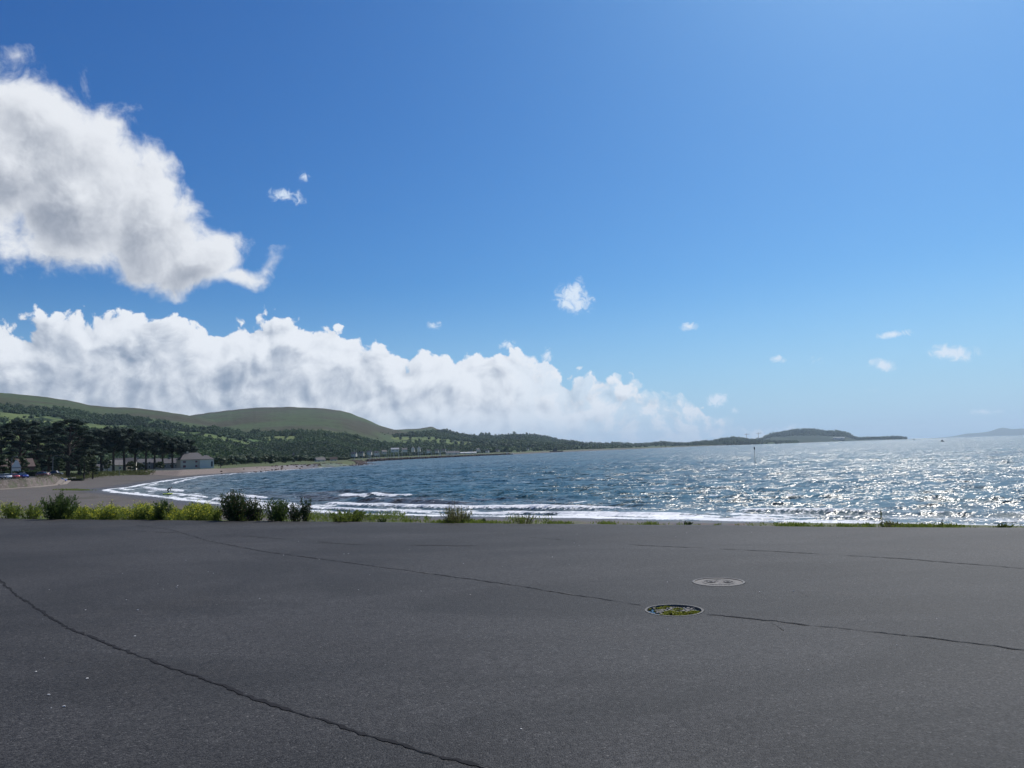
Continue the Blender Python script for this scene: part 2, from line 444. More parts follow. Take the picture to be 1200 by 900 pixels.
# ------------------------------------------------------------------ ground materials
m, t, b = material('ground'); GROUND = m
P = t.pos()
grass = t.attr('grass'); wet = t.attr('wet'); prom = t.attr('prom')
n1 = t.noise(P, .35, 6, .6); n2 = t.noise(P, 3.0, 5, .65); pebb = t.voro(P, 9.0, 'Color')
sand = t.mix(n1, (.085, .073, .064), (.145, .124, .110))
sand = t.mix(t.smooth(n2, .40, .66), sand, (.085, .078, .072))
sand = t.mix(t.m('MULTIPLY', t.smooth(t.noise(t.v('MULTIPLY', P, (.25, .25, 1)), .3, 4), .57, .62), .5), sand, (.05, .045, .03))
sand = t.mix(.28, sand, pebb, 'OVERLAY')
sand = t.mix(wet, sand, (.045, .042, .042))
gr = t.mix(t.smooth(n1, .35, .65), (.055, .085, .022), (.105, .115, .040))
gr = t.mix(t.m('MULTIPLY', t.smooth(n2, .45, .7), .6), gr, (.03, .05, .015))
c = t.mix(grass, sand, gr)
c = t.mix(prom, c, t.mix(n2, (.17, .135, .115), (.26, .21, .18)))
t.put(b.inputs['Base Color'], c)
t.put(b.inputs['Roughness'], t.m('SUBTRACT', .9, t.m('MULTIPLY', wet, .45)))
t.put(b.inputs['Normal'], t.bump(t.m('ADD', n2, pebb), .6, .12))
b.inputs['Specular IOR Level'].default_value = .3

# polar sheet of ground, fine where the camera looks
def az_list(n, a0=-180, a1=180):
    a = list(np.linspace(R(-43), R(43), n))
    a = list(np.linspace(R(a0), R(-43), 40)[:-1]) + a + list(np.linspace(R(43), R(a1), 40)[1:])
    return np.array(a)
azl = az_list(520)
rl = [3.0]
while rl[-1] < 6500:
    r_ = rl[-1]; rl.append(r_ + (1.0 if r_ < 60 else max(1.0, r_ * .0095)))
rl = np.array(rl)
RR, AA = np.meshgrid(rl, azl, indexing='ij')
X, Y = RR * np.sin(AA), RR * np.cos(AA)
Z, s_, p_, q_ = land_z(X, Y)
rr = np.hypot(X, Y)
azt = X / np.maximum(Y, 1)
dune = sst(azt, -.594, -.57)
gmask = sst(p_, .5, 4) * sst(fbm(X / 9, Y / 9, 3, 3), .25, .42)
gmask = np.maximum(gmask, sst(p_, 30, 45))
promm = sst(p_, .5, 2) * (1 - sst(p_, 9, 12)) * sst(azt, -.50, -.46) * (1 - sst(azt, -.30, -.24)) * .85
gmask = np.where(promm > .1, 0, gmask)
gmask = np.where((azt < -.575) & (p_ < 26), 0, gmask)   # the sea-front road
gmask = np.maximum(gmask, ((q_ > .25) & (q_ < 2.6)) * sst(fbm(X / 1.1, Y / 1.1, 3, 31) + .25 * sst(-X, -3, 6), .42, .62))
wetm = (1 - sst(s_, 1.5, 6 + 5 * fbm(X / 14, Y / 14, 2, 4))) * (s_ < 16)
keep = (s_ > -60).ravel()
V = np.stack([X, Y, Z], -1).reshape(-1, 3)
Fc = grid_faces(len(rl), len(azl), keep)
V, Fc, at_ = compact(V, Fc, dict(grass=gmask.ravel(), wet=wetm.ravel(), prom=promm.ravel()))
o = np_mesh('ground', V, Fc, GROUND, attrs=at_); tag(o, kind='structure')
# seabed sheet under the water, out to the horizon
m, t, b = material('seabed'); t.put(b.inputs['Base Color'], (.03, .05, .05, 1))
SEABED = m
MB().add([(-60000, -300, -9.4), (60000, -300, -9.4), (60000, 60000, -9.4), (-60000, 60000, -9.4)], [(0, 1, 2, 3)]).build('seabed', SEABED)['kind'] = 'structure'

# ------------------------------------------------------------------ the sea
azs_ = np.concatenate([np.linspace(R(-43), R(40), 640), np.linspace(R(40), R(110), 70)[1:]])
rl = [50.0]
while rl[-1] < 70000:
    r_ = rl[-1]
    rl.append(r_ + (max(.30, r_ * .0042) if r_ < 420 else r_ * min(.06, .0042 + .005 * (r_ / 420 - 1))))
rl = np.array(rl)
RR, AA = np.meshgrid(rl, azs_, indexing='ij')
X, Y = RR * np.sin(AA), RR * np.cos(AA)
dr = np.gradient(rl)[:, None] * np.ones_like(X)
s = np.full(X.shape, -2000.0); nearm = RR < 6000
s[nearm] = sdist(X[nearm], Y[nearm], LAND, shore)
w_ = -s                                             # distance out from the water's edge
Z = np.zeros_like(X)
wr = np.random.default_rng(3)
for i in range(34):
    lam = .9 * (11 / .9) ** (i / 33)
    th = R(205) + wr.normal() * .55                # running in towards the beach from the open water
    kx, ky = math.sin(th) * 2 * math.pi / lam, math.cos(th) * 2 * math.pi / lam
    a = .0062 * lam
    ph = kx * X + ky * Y + wr.uniform(0, 6.28) + 1.6 * vn(X / (lam * 3), Y / (lam * 3), i) * 2
    wgt = np.clip(1.6 - 3.2 * dr / lam, 0, 1)
    Z += a * wgt * (np.exp(np.sin(ph) - 1) * 1.9 - .9)
Z *= sst(w_, -1, 26) * .85 + .15
# rollers standing up off the beach
wob = 5 * (fbm(X / 40, Y / 40, 3, 21) - .5)
def roller(d0, h, wid, seed, thr):
    d = w_ + wob * .8 - d0
    on = sst(fbm(X / 16 + 3, Y / 16, 3, seed), thr, thr + .1)
    prof = np.where(d > 0, np.exp(-(d / (wid * 1.9)) ** 2), np.exp(-(d / (wid * .55)) ** 2))
    return prof * on * h, on * prof * (d < wid * .7)
foam = np.zeros_like(X)
for d0, h, wid, seed, thr, fo in ((4, .25, 1.0, 1, .40, .9), (10, .38, 1.3, 2, .50, 1.0), (18, .34, 1.8, 7, .56, .25), (30, .30, 2.2, 8, .50, .1)):
    hz, on = roller(d0, h, wid, seed, thr)
    Z += hz; foam = np.maximum(foam, on * fo)
# the one long breaker further out: two broken white crests
for (xa, ya, xb, yb) in ((399, 580.5, 431, 581.5), (437, 580.5, 480, 582)):
    a_, b_ = at_z(xa, ya, SEA), at_z(xb, yb, SEA)
    dx, dy = b_.x - a_.x, b_.y - a_.y; L = math.hypot(dx, dy)
    tt = ((X - a_.x) * dx + (Y - a_.y) * dy) / L; nn = ((X - a_.x) * -dy + (Y - a_.y) * dx) / L
    env = sst(tt, -1, 1.5) * (1 - sst(tt, L - 1.5, L + 1))
    nn = nn + 1.2 * (fbm(X / 2.5, Y / 2.5, 2, 5) - .5)
    pr = np.where(nn > 0, np.exp(-(nn / 2.6) ** 2), np.exp(-(nn / 1.1) ** 2)) * env
    Z += .34 * pr; foam = np.maximum(foam, 1.5 * pr * (nn < .5) * (nn > -1))
# spent foam washing about in the shallows
lace = fbm(w_ / 1.6, (X - .57 * Y) / 6.5, 4, 41, .6); lace2 = fbm(X / 7, Y / 7, 3, 43)
shal = sst(w_ + wob * .5, -1.0, .6) * (1 - sst(w_ + wob * .5, 5, 12)) * (1 - .6 * sst(RR, 180, 260))
corner = ((X < -55) & (RR < 260) & (w_ < 22)) * 1.0
foam = np.maximum(foam, shal * sst(lace + .35 * (lace2 - .5) + -.05 * sst(-X, 40, 70) - .005 * w_, .46, .58))
edge = np.exp(-((w_ - .8) / 1.1) ** 2)
foam = np.maximum(foam, edge * (.55 + .8 * (lace > .42)))
foam = foam * np.where(RR > 420, .85, 1)
# far shores: just a thin bright wash
foam = np.where((RR > 500), foam * .35, foam) * (1 - .55 * sst(X, 18, 34))
Z += foam.clip(0, 1) * .05
turb = (1 - sst(w_, 4, 34)) * .9
weed = sst(fbm(X / 7, Y / 3.2, 3, 77), .5, .62) * sst(w_, 10, 16) * (1 - sst(w_, 26, 36)) * (RR < 160) * (1 - sst(X, -2, 12))
V = np.stack([X, Y, Z + SEA], -1).reshape(-1, 3)
keep = (w_ > -4).ravel()
Fc = grid_faces(len(rl), len(azs_), keep)
V, Fc, at_ = compact(V, Fc, dict(foam=foam.ravel(), turb=turb.ravel(), weed=weed.ravel()))

m, t, b = material('water'); WATER = m
P = t.pos(); fo = t.attr('foam')
Pn = t.v('MULTIPLY', P, (1, 1, 0))
rot = t.new('ShaderNodeVectorRotate', rotation_type='Z_AXIS'); t.put(rot.inputs['Vector'], Pn); rot.inputs['Angle'].default_value = R(-22)
Pw = t.v('MULTIPLY', rot.outputs[0], (.55, 1, 0))
def slope(scale, amp, det=2, stretch=(1, 1, 1)):
    n = t.new('ShaderNodeTexNoise'); t.put(n.inputs['Vector'], t.v('MULTIPLY', Pw, stretch)); n.inputs['Scale'].default_value = scale
    n.inputs['Detail'].default_value = det; n.inputs['Roughness'].default_value = .6; n.inputs['Distortion'].default_value = .3
    return t.v('MULTIPLY', t.v('SUBTRACT', n.outputs['Color'], (.5, .5, .5)), (amp * .68, amp * 1.45, 0))
sl_ = t.v('ADD', t.v('ADD', slope(.045, .6, 3), slope(4.0, WB[0], 3)), t.v('ADD', slope(1.0, WB[1]), slope(.25, WB[2])))
sl_ = t.v('MULTIPLY', sl_, t.xyz(t.m('SUBTRACT', 1.0, t.m('MULTIPLY', fo, .5, clamp=True)), t.m('SUBTRACT', 1.0, t.m('MULTIPLY', fo, .5, clamp=True)), 0))
nrm = t.v('NORMALIZE', t.v('ADD', t.new('ShaderNodeNewGeometry').outputs['Normal'], sl_))
# small whitecaps on the open water
cap = t.noise(t.v('MULTIPLY', rot.outputs[0], (.16, .34, 0)), 1.0, 3, .62, .6)
capm = t.m('MULTIPLY', t.smooth(cap, .665, .70), t.smooth(t.noise(Pn, .9, 3), .42, .55))
fn_ = t.noise(t.v('MULTIPLY', P, (1, 1, 1)), 2.6, 5, .7)
fm = t.m('ADD', fo, t.m('MULTIPLY', t.m('SUBTRACT', fn_, .5), 2.3))
fm = t.m('MAXIMUM', t.smooth(fm, .32, .60), capm)
big = t.noise(Pn, .012, 3)
deepc = t.mix(t.smooth(big, .35, .65), (.012, .050, .062), (.018, .066, .076))
wc = t.mix(t.m('MULTIPLY', t.attr('turb'), .75), deepc, (.075, .092, .092))
wc = t.mix(t.m('MULTIPLY', t.attr('weed'), .8), wc, (.055, .040, .028))
wc = t.mix(fm, wc, t.mix(fn_, (.62, .64, .66), (.85, .86, .87)))
t.put(b.inputs['Base Color'], wc)
t.put(b.inputs['Roughness'], t.m('ADD', WR, t.m('MULTIPLY', fm, .6)))
b.inputs['IOR'].default_value = 1.333
t.put(b.inputs['Specular IOR Level'], t.m('SUBTRACT', .5, t.m('MULTIPLY', fm, .4)))
t.put(b.inputs['Normal'], nrm)
o = np_mesh('sea', V, Fc, WATER, attrs=at_); tag(o, kind='structure')

# ------------------------------------------------------------------ hills
def hill_mat(name, top, top2, low, fields, scale=1.0):
    m, t, b = material(name)
    P = t.pos(); Ps = t.v('MULTIPLY', P, (.001 * scale, .001 * scale, .001 * scale))
    wood = t.attr('wood'); up = t.attr('up')
    n = t.noise(t.v('MULTIPLY', Ps, (1, .6, 3)), 3.5, 7, .62); n2 = t.noise(Ps, 22, 5, .6)
    heath = t.mix(t.smooth(n, .42, .58), top, top2)
    heath = t.mix(t.m('MULTIPLY', t.smooth(n2, .5, .66), .5), heath, [x * .6 for x in top2])
    vc = t.new('ShaderNodeTexVoronoi'); t.put(vc.inputs['Vector'], t.v('ADD', Ps, t.v('MULTIPLY', t.v('SUBTRACT', t.new('ShaderNodeTexNoise').outputs['Color'], (.5, .5, .5)), (.02, .02, 0)))); vc.inputs['Scale'].default_value = 9
    f = t.sep(vc.outputs['Color'])[0]
    fc = t.mix(f, fields[0], fields[1])
    ve = t.voro(Ps, 9, 'Distance', 'DISTANCE_TO_EDGE')
    fc = t.mix(t.smooth(ve, .02, .05), (.018, .034, .014), fc)
    c = t.mix(up, fc, heath)
    c = t.mix(wood, c, low)
    t.put(b.inputs['Base Color'], c); b.inputs['Roughness'].default_value = .95; b.inputs['Specular IOR Level'].default_value = .1
    t.put(b.inputs['Normal'], t.bump(t.m('ADD', n, t.m('MULTIPLY', n2, .4)), .7, 30))
    return m
H_MOOR = hill_mat('hill_heath', (.060, .086, .036), (.058, .056, .034), (.024, .048, .024), ((.07, .12, .04), (.14, .17, .06)))
H_FAR = hill_mat('far_hill_grass', (.045, .066, .034), (.042, .052, .034), (.022, .040, .026), ((.05, .085, .035), (.09, .12, .045)), .5)
HILL = {}
def hill(key, sky_px, Rr, Rf, zf, mat, woodf, upf, nz=6.0, nc=260, shape=1.12, seed=1, nrow=60, jag=0.8):
    xs = np.array([p[0] for p in sky_px], float); ys = np.array([p[1] for p in sky_px], float)
    px = np.linspace(xs[0], xs[-1], nc); k = np.arange(nc)
    # smooth the outline a little, then give it its own fine raggedness
    py = np.interp(px, xs, ys); kern = np.hanning(7); kern /= kern.sum()
    pad = np.pad(py, 3, mode='edge'); py = np.convolve(pad, kern, 'valid')
    py = py + (fbm(px / 7, px * 0, 4, seed + 50) - .5) * jag
    az = np.zeros(nc); zr = np.zeros(nc); rr_ = np.interp(px, *zip(*Rr)); rf_ = np.interp(px, *zip(*Rf))
    for i in range(nc):
        P_ = at_r(px[i], py[i], rr_[i]); az[i] = math.atan2(P_.x, P_.y); zr[i] = P_.z
    tt = np.concatenate([np.linspace(0, 1, nrow), np.linspace(1.04, 1.5, 8)])[:, None]
    zf_ = np.interp(px, *zip(*zf)) if isinstance(zf, list) else np.full(nc, float(zf))
    g = np.where(tt <= 1, np.clip(tt, 0, 1) ** shape, 1 - (tt - 1) * 1.6)
    rad = rf_ + (rr_ - rf_) * tt
    X = rad * np.sin(az); Y = rad * np.cos(az)
    env = np.sin(np.pi * np.clip(tt, 0, 1)) ** .8
    Z = zf_ + (zr - zf_) * g + (fbm(X / 420, Y / 420, 4, seed) - .5) * nz * 4 * env + (fbm(X / 90, Y / 90, 3, seed + 9) - .5) * nz * env
    TT = np.broadcast_to(tt, X.shape); PX = np.broadcast_to(px, X.shape)
    wood = woodf(PX, TT, X, Y); up = upf(PX, TT, X, Y)
    V = np.stack([X, Y, Z], -1).reshape(-1, 3)
    o = np_mesh('hill', V, grid_faces(len(tt), nc), mat, attrs=dict(wood=wood.ravel(), up=up.ravel())); tag(o, kind='structure')
    HILL[key] = (X, Y, Z, wood, TT, PX)
    return o
def patches(X, Y, sc, lo, hi, seed): return sst(fbm(X / sc, Y / (sc * 1.0), 4, seed), lo, hi)
# nearest ridge on the left
hill('A', [(-420, 436), (-200, 448), (-60, 457), (0, 460), (40, 463.5), (80, 469), (106, 475), (130, 477), (160, 478), (190, 482), (222, 487), (262, 494), (300, 502), (340, 511), (385, 520), (430, 530)],
     [(-420, 2500), (430, 2700)], [(-420, 620), (100, 620), (240, 640), (430, 1200)], -2.5, H_MOOR,
     lambda px, t_, x, y: np.clip((1 - sst(t_, .50, .66)) * patches(x, y, 150, .51, .56, 3) + (1 - sst(t_, .06, .12)) * .5 + sst(t_, .5, .56) * (1 - sst(t_, .66, .72)) * patches(x, y, 150, .50, .58, 8), 0, 1),
     lambda px, t_, x, y: sst(t_ + .2 * (fbm(x / 200, y / 200, 2, 6) - .5), .50, .64), nz=9, seed=2)
# long middle hill
hill('B', [(140, 503), (170, 497), (200, 491), (222, 487), (250, 483), (280, 479.5), (300, 477.6), (340, 476.8), (380, 478.6), (400, 481.5), (410, 484), (420, 488), (430, 491.5), (444, 498.5), (466, 504.5), (500, 513), (540, 522), (570, 528)],
     [(140, 3400), (570, 3400)], [(140, 1250), (380, 1000), (440, 1350), (570, 1900)], -2.5, H_MOOR,
     lambda px, t_, x, y: np.clip((1 - sst(t_, .26, .38)) * patches(x, y, 120, .47, .52, 13) + (1 - sst(t_, .10, .18)), 0, 1),
     lambda px, t_, x, y: sst(t_ + .15 * (fbm(x / 200, y / 200, 2, 6) - .5), .30, .42), nz=7, seed=3)
hill('C', [(380, 520), (420, 510), (444, 503.5), (466, 503.4), (484, 502.6), (494, 502), (506, 499.6), (512, 503), (516, 503.6), (522, 502.6), (530, 505.5), (538, 508), (550, 509), (564, 511.4), (600, 517), (640, 523), (670, 526)],
     [(380, 3900), (670, 3900)], [(380, 1350), (453, 1450), (563, 1850), (670, 2400)], -2.5, H_MOOR,
     lambda px, t_, x, y: np.clip(patches(x, y, 240, .50, .58, 23) * (1 - sst(t_, .75, .9)) + (1 - sst(t_, .10, .2)) * .9, 0, 1),
     lambda px, t_, x, y: sst(t_, .62, .74), nz=6, seed=4, shape=1.0)
hill('D', [(500, 520), (530, 513.5), (550, 511.2), (562, 511), (564, 508.5), (574, 509.2), (577, 511), (590, 509.4), (605, 508.6), (620, 508.9), (636, 512), (656, 516.2), (675, 518.6), (690, 521), (720, 524.5)],
     [(500, 5000), (720, 5000)], [(500, 2000), (598, 1850), (653, 2300), (720, 3000)], -2.5, H_FAR,
     lambda px, t_, x, y: np.clip(patches(x, y, 300, .44, .54, 33), 0, 1) * .9,
     lambda px, t_, x, y: sst(t_, .6, .8), nz=6, seed=5, shape=1.0, jag=1.2)
hill('E', [(630, 524), (660, 520), (688, 520.6), (694, 519.2), (704, 520.2), (722, 519.4), (728, 520.4), (744, 521.2), (762, 520.2), (780, 518.8), (792, 519.6), (800, 520.4), (815, 519), (832, 517.6), (842, 515.4), (856, 513.8), (868, 513.4), (880, 516), (905, 517.4), (935, 518.6)],
     [(630, 6000), (935, 6000)], [(630, 2500), (690, 2750), (745, 3150), (835, 4100), (935, 5000)], -4.5, H_FAR,
     lambda px, t_, x, y: patches(x, y, 350, .38, .50, 43), lambda px, t_, x, y: sst(t_, .7, .9), nz=3, seed=6, shape=1.0, jag=1.6)
hill('F', [(866, 519), (880, 516.4), (891, 515), (898, 511.4), (905, 508.2), (916, 507), (931, 504), (945, 503.6), (956, 504), (965, 505.6), (975, 505.8), (987, 505.6), (993, 508), (999, 511.5), (1006, 514.2), (1020, 514.2), (1034, 513.9), (1050, 513.6), (1058, 513.9), (1062, 514.4)],
     [(866, 8200), (1062, 7600)], [(866, 5300), (1000, 7000), (1062, 7400)], SEA - .5, H_FAR,
     lambda px, t_, x, y: .3 + .7 * patches(x, y, 400, .36, .48, 53), lambda px, t_, x, y: px * 0 + 1., nz=5, seed=7, shape=.9, jag=.7)
hill('G', [(1090, 513.5), (1108, 512.2), (1118, 511), (1132, 508.2), (1148, 507.2), (1160, 505.6), (1168, 502.6), (1174, 501), (1180, 501.8), (1186, 503), (1194, 502.2), (1204, 502.4), (1230, 500), (1280, 503), (1330, 507.5)],
     [(1090, 27000), (1330, 27000)], [(1090, 24500), (1330, 24500)], SEA - 2, H_FAR,
     lambda px, t_, x, y: px * 0 + .4, lambda px, t_, x, y: px * 0 + 1., nz=10, seed=8, shape=.9, jag=.3)

# woods on the lower slopes: lumpy crowns massed by the thousand
WOODM = leafy('woodland_leaves', (.022, .046, .024), (.066, .108, .042), trans=.2, scale=.02, rough=.8)
CROWN_N = {'A': 9000, 'B': 9000, 'C': 4500, 'D': 3000, 'E': 2600, 'F': 1500}
for key, n in CROWN_N.items():
    X, Y, Z, Wd, TT, PX = HILL[key]
    sc = {'A': 4.0, 'B': 4.6, 'C': 6.0, 'D': 8, 'E': 8, 'F': 11}[key]
    ni, nj = X.shape
    fi = rng.uniform(0, 59 - 1e-6, n * 5); fj = rng.uniform(0, nj - 1.001, n * 5)
    i0, j0 = fi.astype(int), fj.astype(int); u, v_ = fi - i0, fj - j0
    bl = lambda A: (A[i0, j0] * (1 - u) * (1 - v_) + A[i0 + 1, j0] * u * (1 - v_) + A[i0, j0 + 1] * (1 - u) * v_ + A[i0 + 1, j0 + 1] * u * v_)
    wv = bl(Wd); hedge = (np.abs(np.modf(fj / 9 + fbm(fi / 9, fj / 9, 2, 5))[0] - .5) < .05) | (np.abs(np.modf(fi / 6 + fbm(fi / 9, fj / 9, 2, 15))[0] - .5) < .05)
    ok = (rng.uniform(size=n * 5) < wv * .95 + .5 * hedge * (bl(TT) < {'A': .5, 'B': .27, 'C': .6}.get(key, .7)))
    if key == 'F': ok &= bl(TT) > .5
    idx = np.nonzero(ok)[0][:n]
    C = np.stack([bl(X), bl(Y), bl(Z)], 1)[idx]
    sz = sc * rng.uniform(.6, 1.35, len(C))
    C[:, 2] += sz * .45
    sz3 = np.stack([sz, sz, sz * rng.uniform(.8, 1.25, len(C))], 1)
    V, Fb = blobs(C, sz3 * .78, .28)
    nl = 14
    d = rng.normal(size=(len(C), nl, 3)); d /= np.linalg.norm(d, axis=2)[..., None]; d[..., 2] = np.abs(d[..., 2]) * 1.1 - .1
    LC = (C[:, None] + d * sz3[:, None] * rng.uniform(.75, 1.12, (len(C), nl, 1))).reshape(-1, 3)
    V2, F2 = leaves(LC, np.repeat(sz, nl) * rng.uniform(.35, .7, len(LC)), .8)
    rn = np.clip(0.5 * rng.uniform(size=len(C)) + 2.4 * (fbm(C[:, 0] / 130, C[:, 1] / 130, 3, 61) - .5) + .3, 0, 1)
    o = np_mesh('woodland', np.concatenate([V, V2]), [Fb, F2 + len(V)], WOODM, smooth=False, attrs=dict(rnd=np.concatenate([np.repeat(rn, 12), np.repeat(np.clip(np.repeat(rn, nl) + rng.normal(size=len(LC)) * .15, 0, 1), 4)])))
    tag(o, {'A': 'dark mixed woodland covering the lower slopes of the nearest ridge', 'B': 'broad belt of woodland below the long bare hill', 'C': 'woods and hedges around the fields above the marina',
            'D': 'hazy woods on the rounded hill beyond the marina', 'E': 'hazy woods along the low distant headland', 'F': 'blue hazy scrub on top of the domed headland across the water'}[key], 'woodland', kind='stuff')

# the air: one even, pale haze over land and sea
hz = MB().box((0, 6000, 245), (64000, 52000, 515))
m = bpy.data.materials.new('haze_air'); m.use_nodes = True; t = NT(m.node_tree); t.n.clear()
vv = t.new('ShaderNodeVolumePrincipled'); vv.inputs['Density'].default_value = HAZE; vv.inputs['Color'].default_value = (.66, .84, 1, 1); vv.inputs['Anisotropy'].default_value = .35
t.l.new(vv.outputs[0], t.new('ShaderNodeOutputMaterial').inputs['Volume'])
o = hz.build('haze', m); tag(o, 'thin pale blue haze in the air over the bay', kind='stuff')
# ================================================================== THE CAR PARK
def gz(px, py): return at_z(px, py, 0.0)
m, t, b = material('asphalt'); ASPH = m
P = t.pos()
n1 = t.noise(t.v('MULTIPLY', P, (.6, 1, 1)), .22, 5, .62, .8); n2 = t.noise(P, .9, 5, .6); st = t.noise(t.v('MULTIPLY', P, (.35, 1.3, 1)), .55, 4, .6)
agg = t.voro(P, 95, 'Color'); aggd = t.voro(P, 95); fine = t.noise(P, 260, 3, .7); mid = t.noise(P, 32, 4, .7)
ag = t.sep(agg)[0]
base = t.mix(t.smooth(n1, .40, .60), (.022, .0223, .0235), (.054, .0545, .057))
base = t.mix(t.m('MULTIPLY', t.smooth(st, .48, .62), .65), base, (.017, .0172, .018))
base = t.mix(t.m('MULTIPLY', t.smooth(t.noise(P, .42, 4), .54, .66), .6), base, (.040, .033, .026))        # brownish stains
base = t.mix(t.m('MULTIPLY', t.smooth(n2, .62, .72), .25), base, (.045, .043, .041))
stone = t.mix(t.smooth(ag, .1, .95), (.006, .006, .007), (.088, .087, .086))
mott = t.m('ADD', t.m('MULTIPLY', t.noise(P, 14, 3, .7), .5), t.m('MULTIPLY', t.noise(P, 48, 2, .7), .5))
base = t.mix(t.smooth(mott, .42, .58), [x * .55 for x in (.03, .03, .032)], base)
c = t.mix(.50, base, stone)
c = t.mix(t.m('MULTIPLY', t.smooth(ag, .975, .99), .4), c, (.20, .195, .19))
c = t.mix(t.m('MULTIPLY', t.smooth(mid, .5, .68), .35), c, (.022, .022, .026))
tone = t.noise(t.v('ADD', t.v('MULTIPLY', P, (.45, 1, 1)), (4, 0, 0)), .45, 5, .6, 1.2)
c = t.mix(1.0, c, t.mix(t.smooth(tone, .36, .62), (.66, .66, .65), (1.02, 1.0, .97)), 'MULTIPLY')
t.put(b.inputs['Base Color'], c); b.inputs['Roughness'].default_value = .68; b.inputs['Specular IOR Level'].default_value = .22
hgt = t.m('ADD', t.m('MULTIPLY', aggd, -1.0), t.m('MULTIPLY', fine, .35))
t.put(b.inputs['Normal'], t.bump(hgt, .45, .010))
MAN = [(gz(790, 715), .285), (gz(842, 682), .30)]
def asph_h(X, Y):
    h = .020 * (fbm(X / 3.5, Y / 2.2, 3, 71)) + .05 * (fbm(X / 11, Y / 7, 2, 72) - .5) 
    k = np.ones_like(h)
    for c_, r_ in MAN: k *= sst(np.hypot(X - c_.x, Y - c_.y), .8, 2.2)
    far_ = sst(np.hypot(X, Y), 1, 3)
    q = (EDGE_B + EDGE_K * X - Y); k *= sst(q, 0.05, 2.0)
    return h * k * far_
# grid in a frame whose v axis runs back from the seaward edge
xs = np.concatenate([np.arange(-70, -32, 1.0), np.arange(-32, 22, .25), np.arange(22, 60, 1.0)])
vs = np.concatenate([np.arange(0, 24, .25), np.arange(24, 60, 1.0)])
XG, VG = np.meshgrid(xs, vs); YG = EDGE_B + EDGE_K * XG - VG
YG[0] += .16 * (fbm(xs / 1.3, xs * 0, 4, 90) - .5) * 2         # a crumbled outer edge
ZG = asph_h(XG, YG)
nv, nx = XG.shape
i = np.arange((nv - 1) * (nx - 1)); r_, c_ = i // (nx - 1), i % (nx - 1); a_ = r_ * nx + c_
Fg = np.stack([a_, a_ + nx, a_ + nx + 1, a_ + 1], 1)
patchV, patchF = [], []; drop = np.zeros(len(Fg), bool); nb = nv * nx
xv = XG.ravel(); yv = YG.ravel()
for mc, mr in MAN:
    # whole grid cells round the cover are lifted out and replaced by a collar with a round hole
    ci = np.searchsorted(xs, mc.x); vv_ = EDGE_B + EDGE_K * mc.x - mc.y; vi = np.searchsorted(vs, vv_)
    x0, x1 = xs[ci - 3], xs[ci + 2]; v0, v1 = vs[vi - 3], vs[vi + 2]
    cx = xs[c_]; cv = vs[r_]
    drop |= (cx >= x0 - 1e-6) & (cx < x1 - 1e-6) & (cv >= v0 - 1e-6) & (cv < v1 - 1e-6)
    N = 96; base_i = nb + len(patchV)
    for k in range(N):
        a = 2 * math.pi * k / N; dx, dv_ = math.cos(a), math.sin(a)
        # walk from the centre to the (x, v) rectangle
        vc = vv_; tx = ((x1 if dx > 0 else x0) - mc.x) / dx if abs(dx) > 1e-9 else 1e9
        tv = ((v1 if dv_ > 0 else v0) - vc) / dv_ if abs(dv_) > 1e-9 else 1e9
        tt = min(tx, tv); X_ = mc.x + dx * tt; V_ = vc + dv_ * tt
        patchV.append((X_, EDGE_B + EDGE_K * X_ - V_, 0))
        ex, ey = dx, EDGE_K * dx - dv_; L = math.hypot(ex, ey); rr_ = mr + .012 * math.sin(3 * a + 1) * .3
        patchV.append((mc.x + ex / L * rr_, mc.y + ey / L * rr_, 0)); patchV.append((mc.x + ex / L * rr_, mc.y + ey / L * rr_, -.0005)); patchV.append((mc.x + ex / L * rr_, mc.y + ey / L * rr_, -.05))
    for k in range(N):
        i0 = base_i + 4 * k; i1 = base_i + 4 * ((k + 1) % N)
        patchF += [(i0, i0 + 1, i1 + 1, i1), (i0 + 2, i0 + 3, i1 + 3, i1 + 2)]
    # corners of the rectangle
    for (X_, V_) in ((x0, v0), (x1, v0), (x1, v1), (x0, v1)):
        ang = math.atan2(V_ - vv_, X_ - mc.x) % (2 * math.pi); k = int(ang / (2 * math.pi) * N)
        patchV.append((X_, EDGE_B + EDGE_K * X_ - V_, 0)); j = nb + len(patchV) - 1
        patchF.append((base_i + 4 * k, base_i + 4 * ((k + 1) % N), j, j))
lip = np.stack([XG[0], YG[0] + .02, np.full(nx, -.07)], 1)
V = np.concatenate([np.stack([XG, YG, ZG], -1).reshape(-1, 3), np.array(patchV), lip])
Fq = Fg[~drop]; pf = np.array(patchF); tri = pf[pf[:, 2] == pf[:, 3]][:, :3]; quad = pf[pf[:, 2] != pf[:, 3]]
lb = nb + len(patchV); k = np.arange(nx - 1); lipf = np.stack([k, k + 1, lb + k + 1, lb + k], 1)
o = np_mesh('car_park', V, [Fq, quad, tri, lipf], ASPH); tag(o, kind='structure')
bm = bmesh.new(); bm.from_mesh(o.data); bmesh.ops.recalc_face_normals(bm, faces=bm.faces)
up_ = sum(f.normal.z for f in bm.faces)
if up_ < 0: bmesh.ops.reverse_faces(bm, faces=bm.faces)
bm.to_mesh(o.data); bm.free()

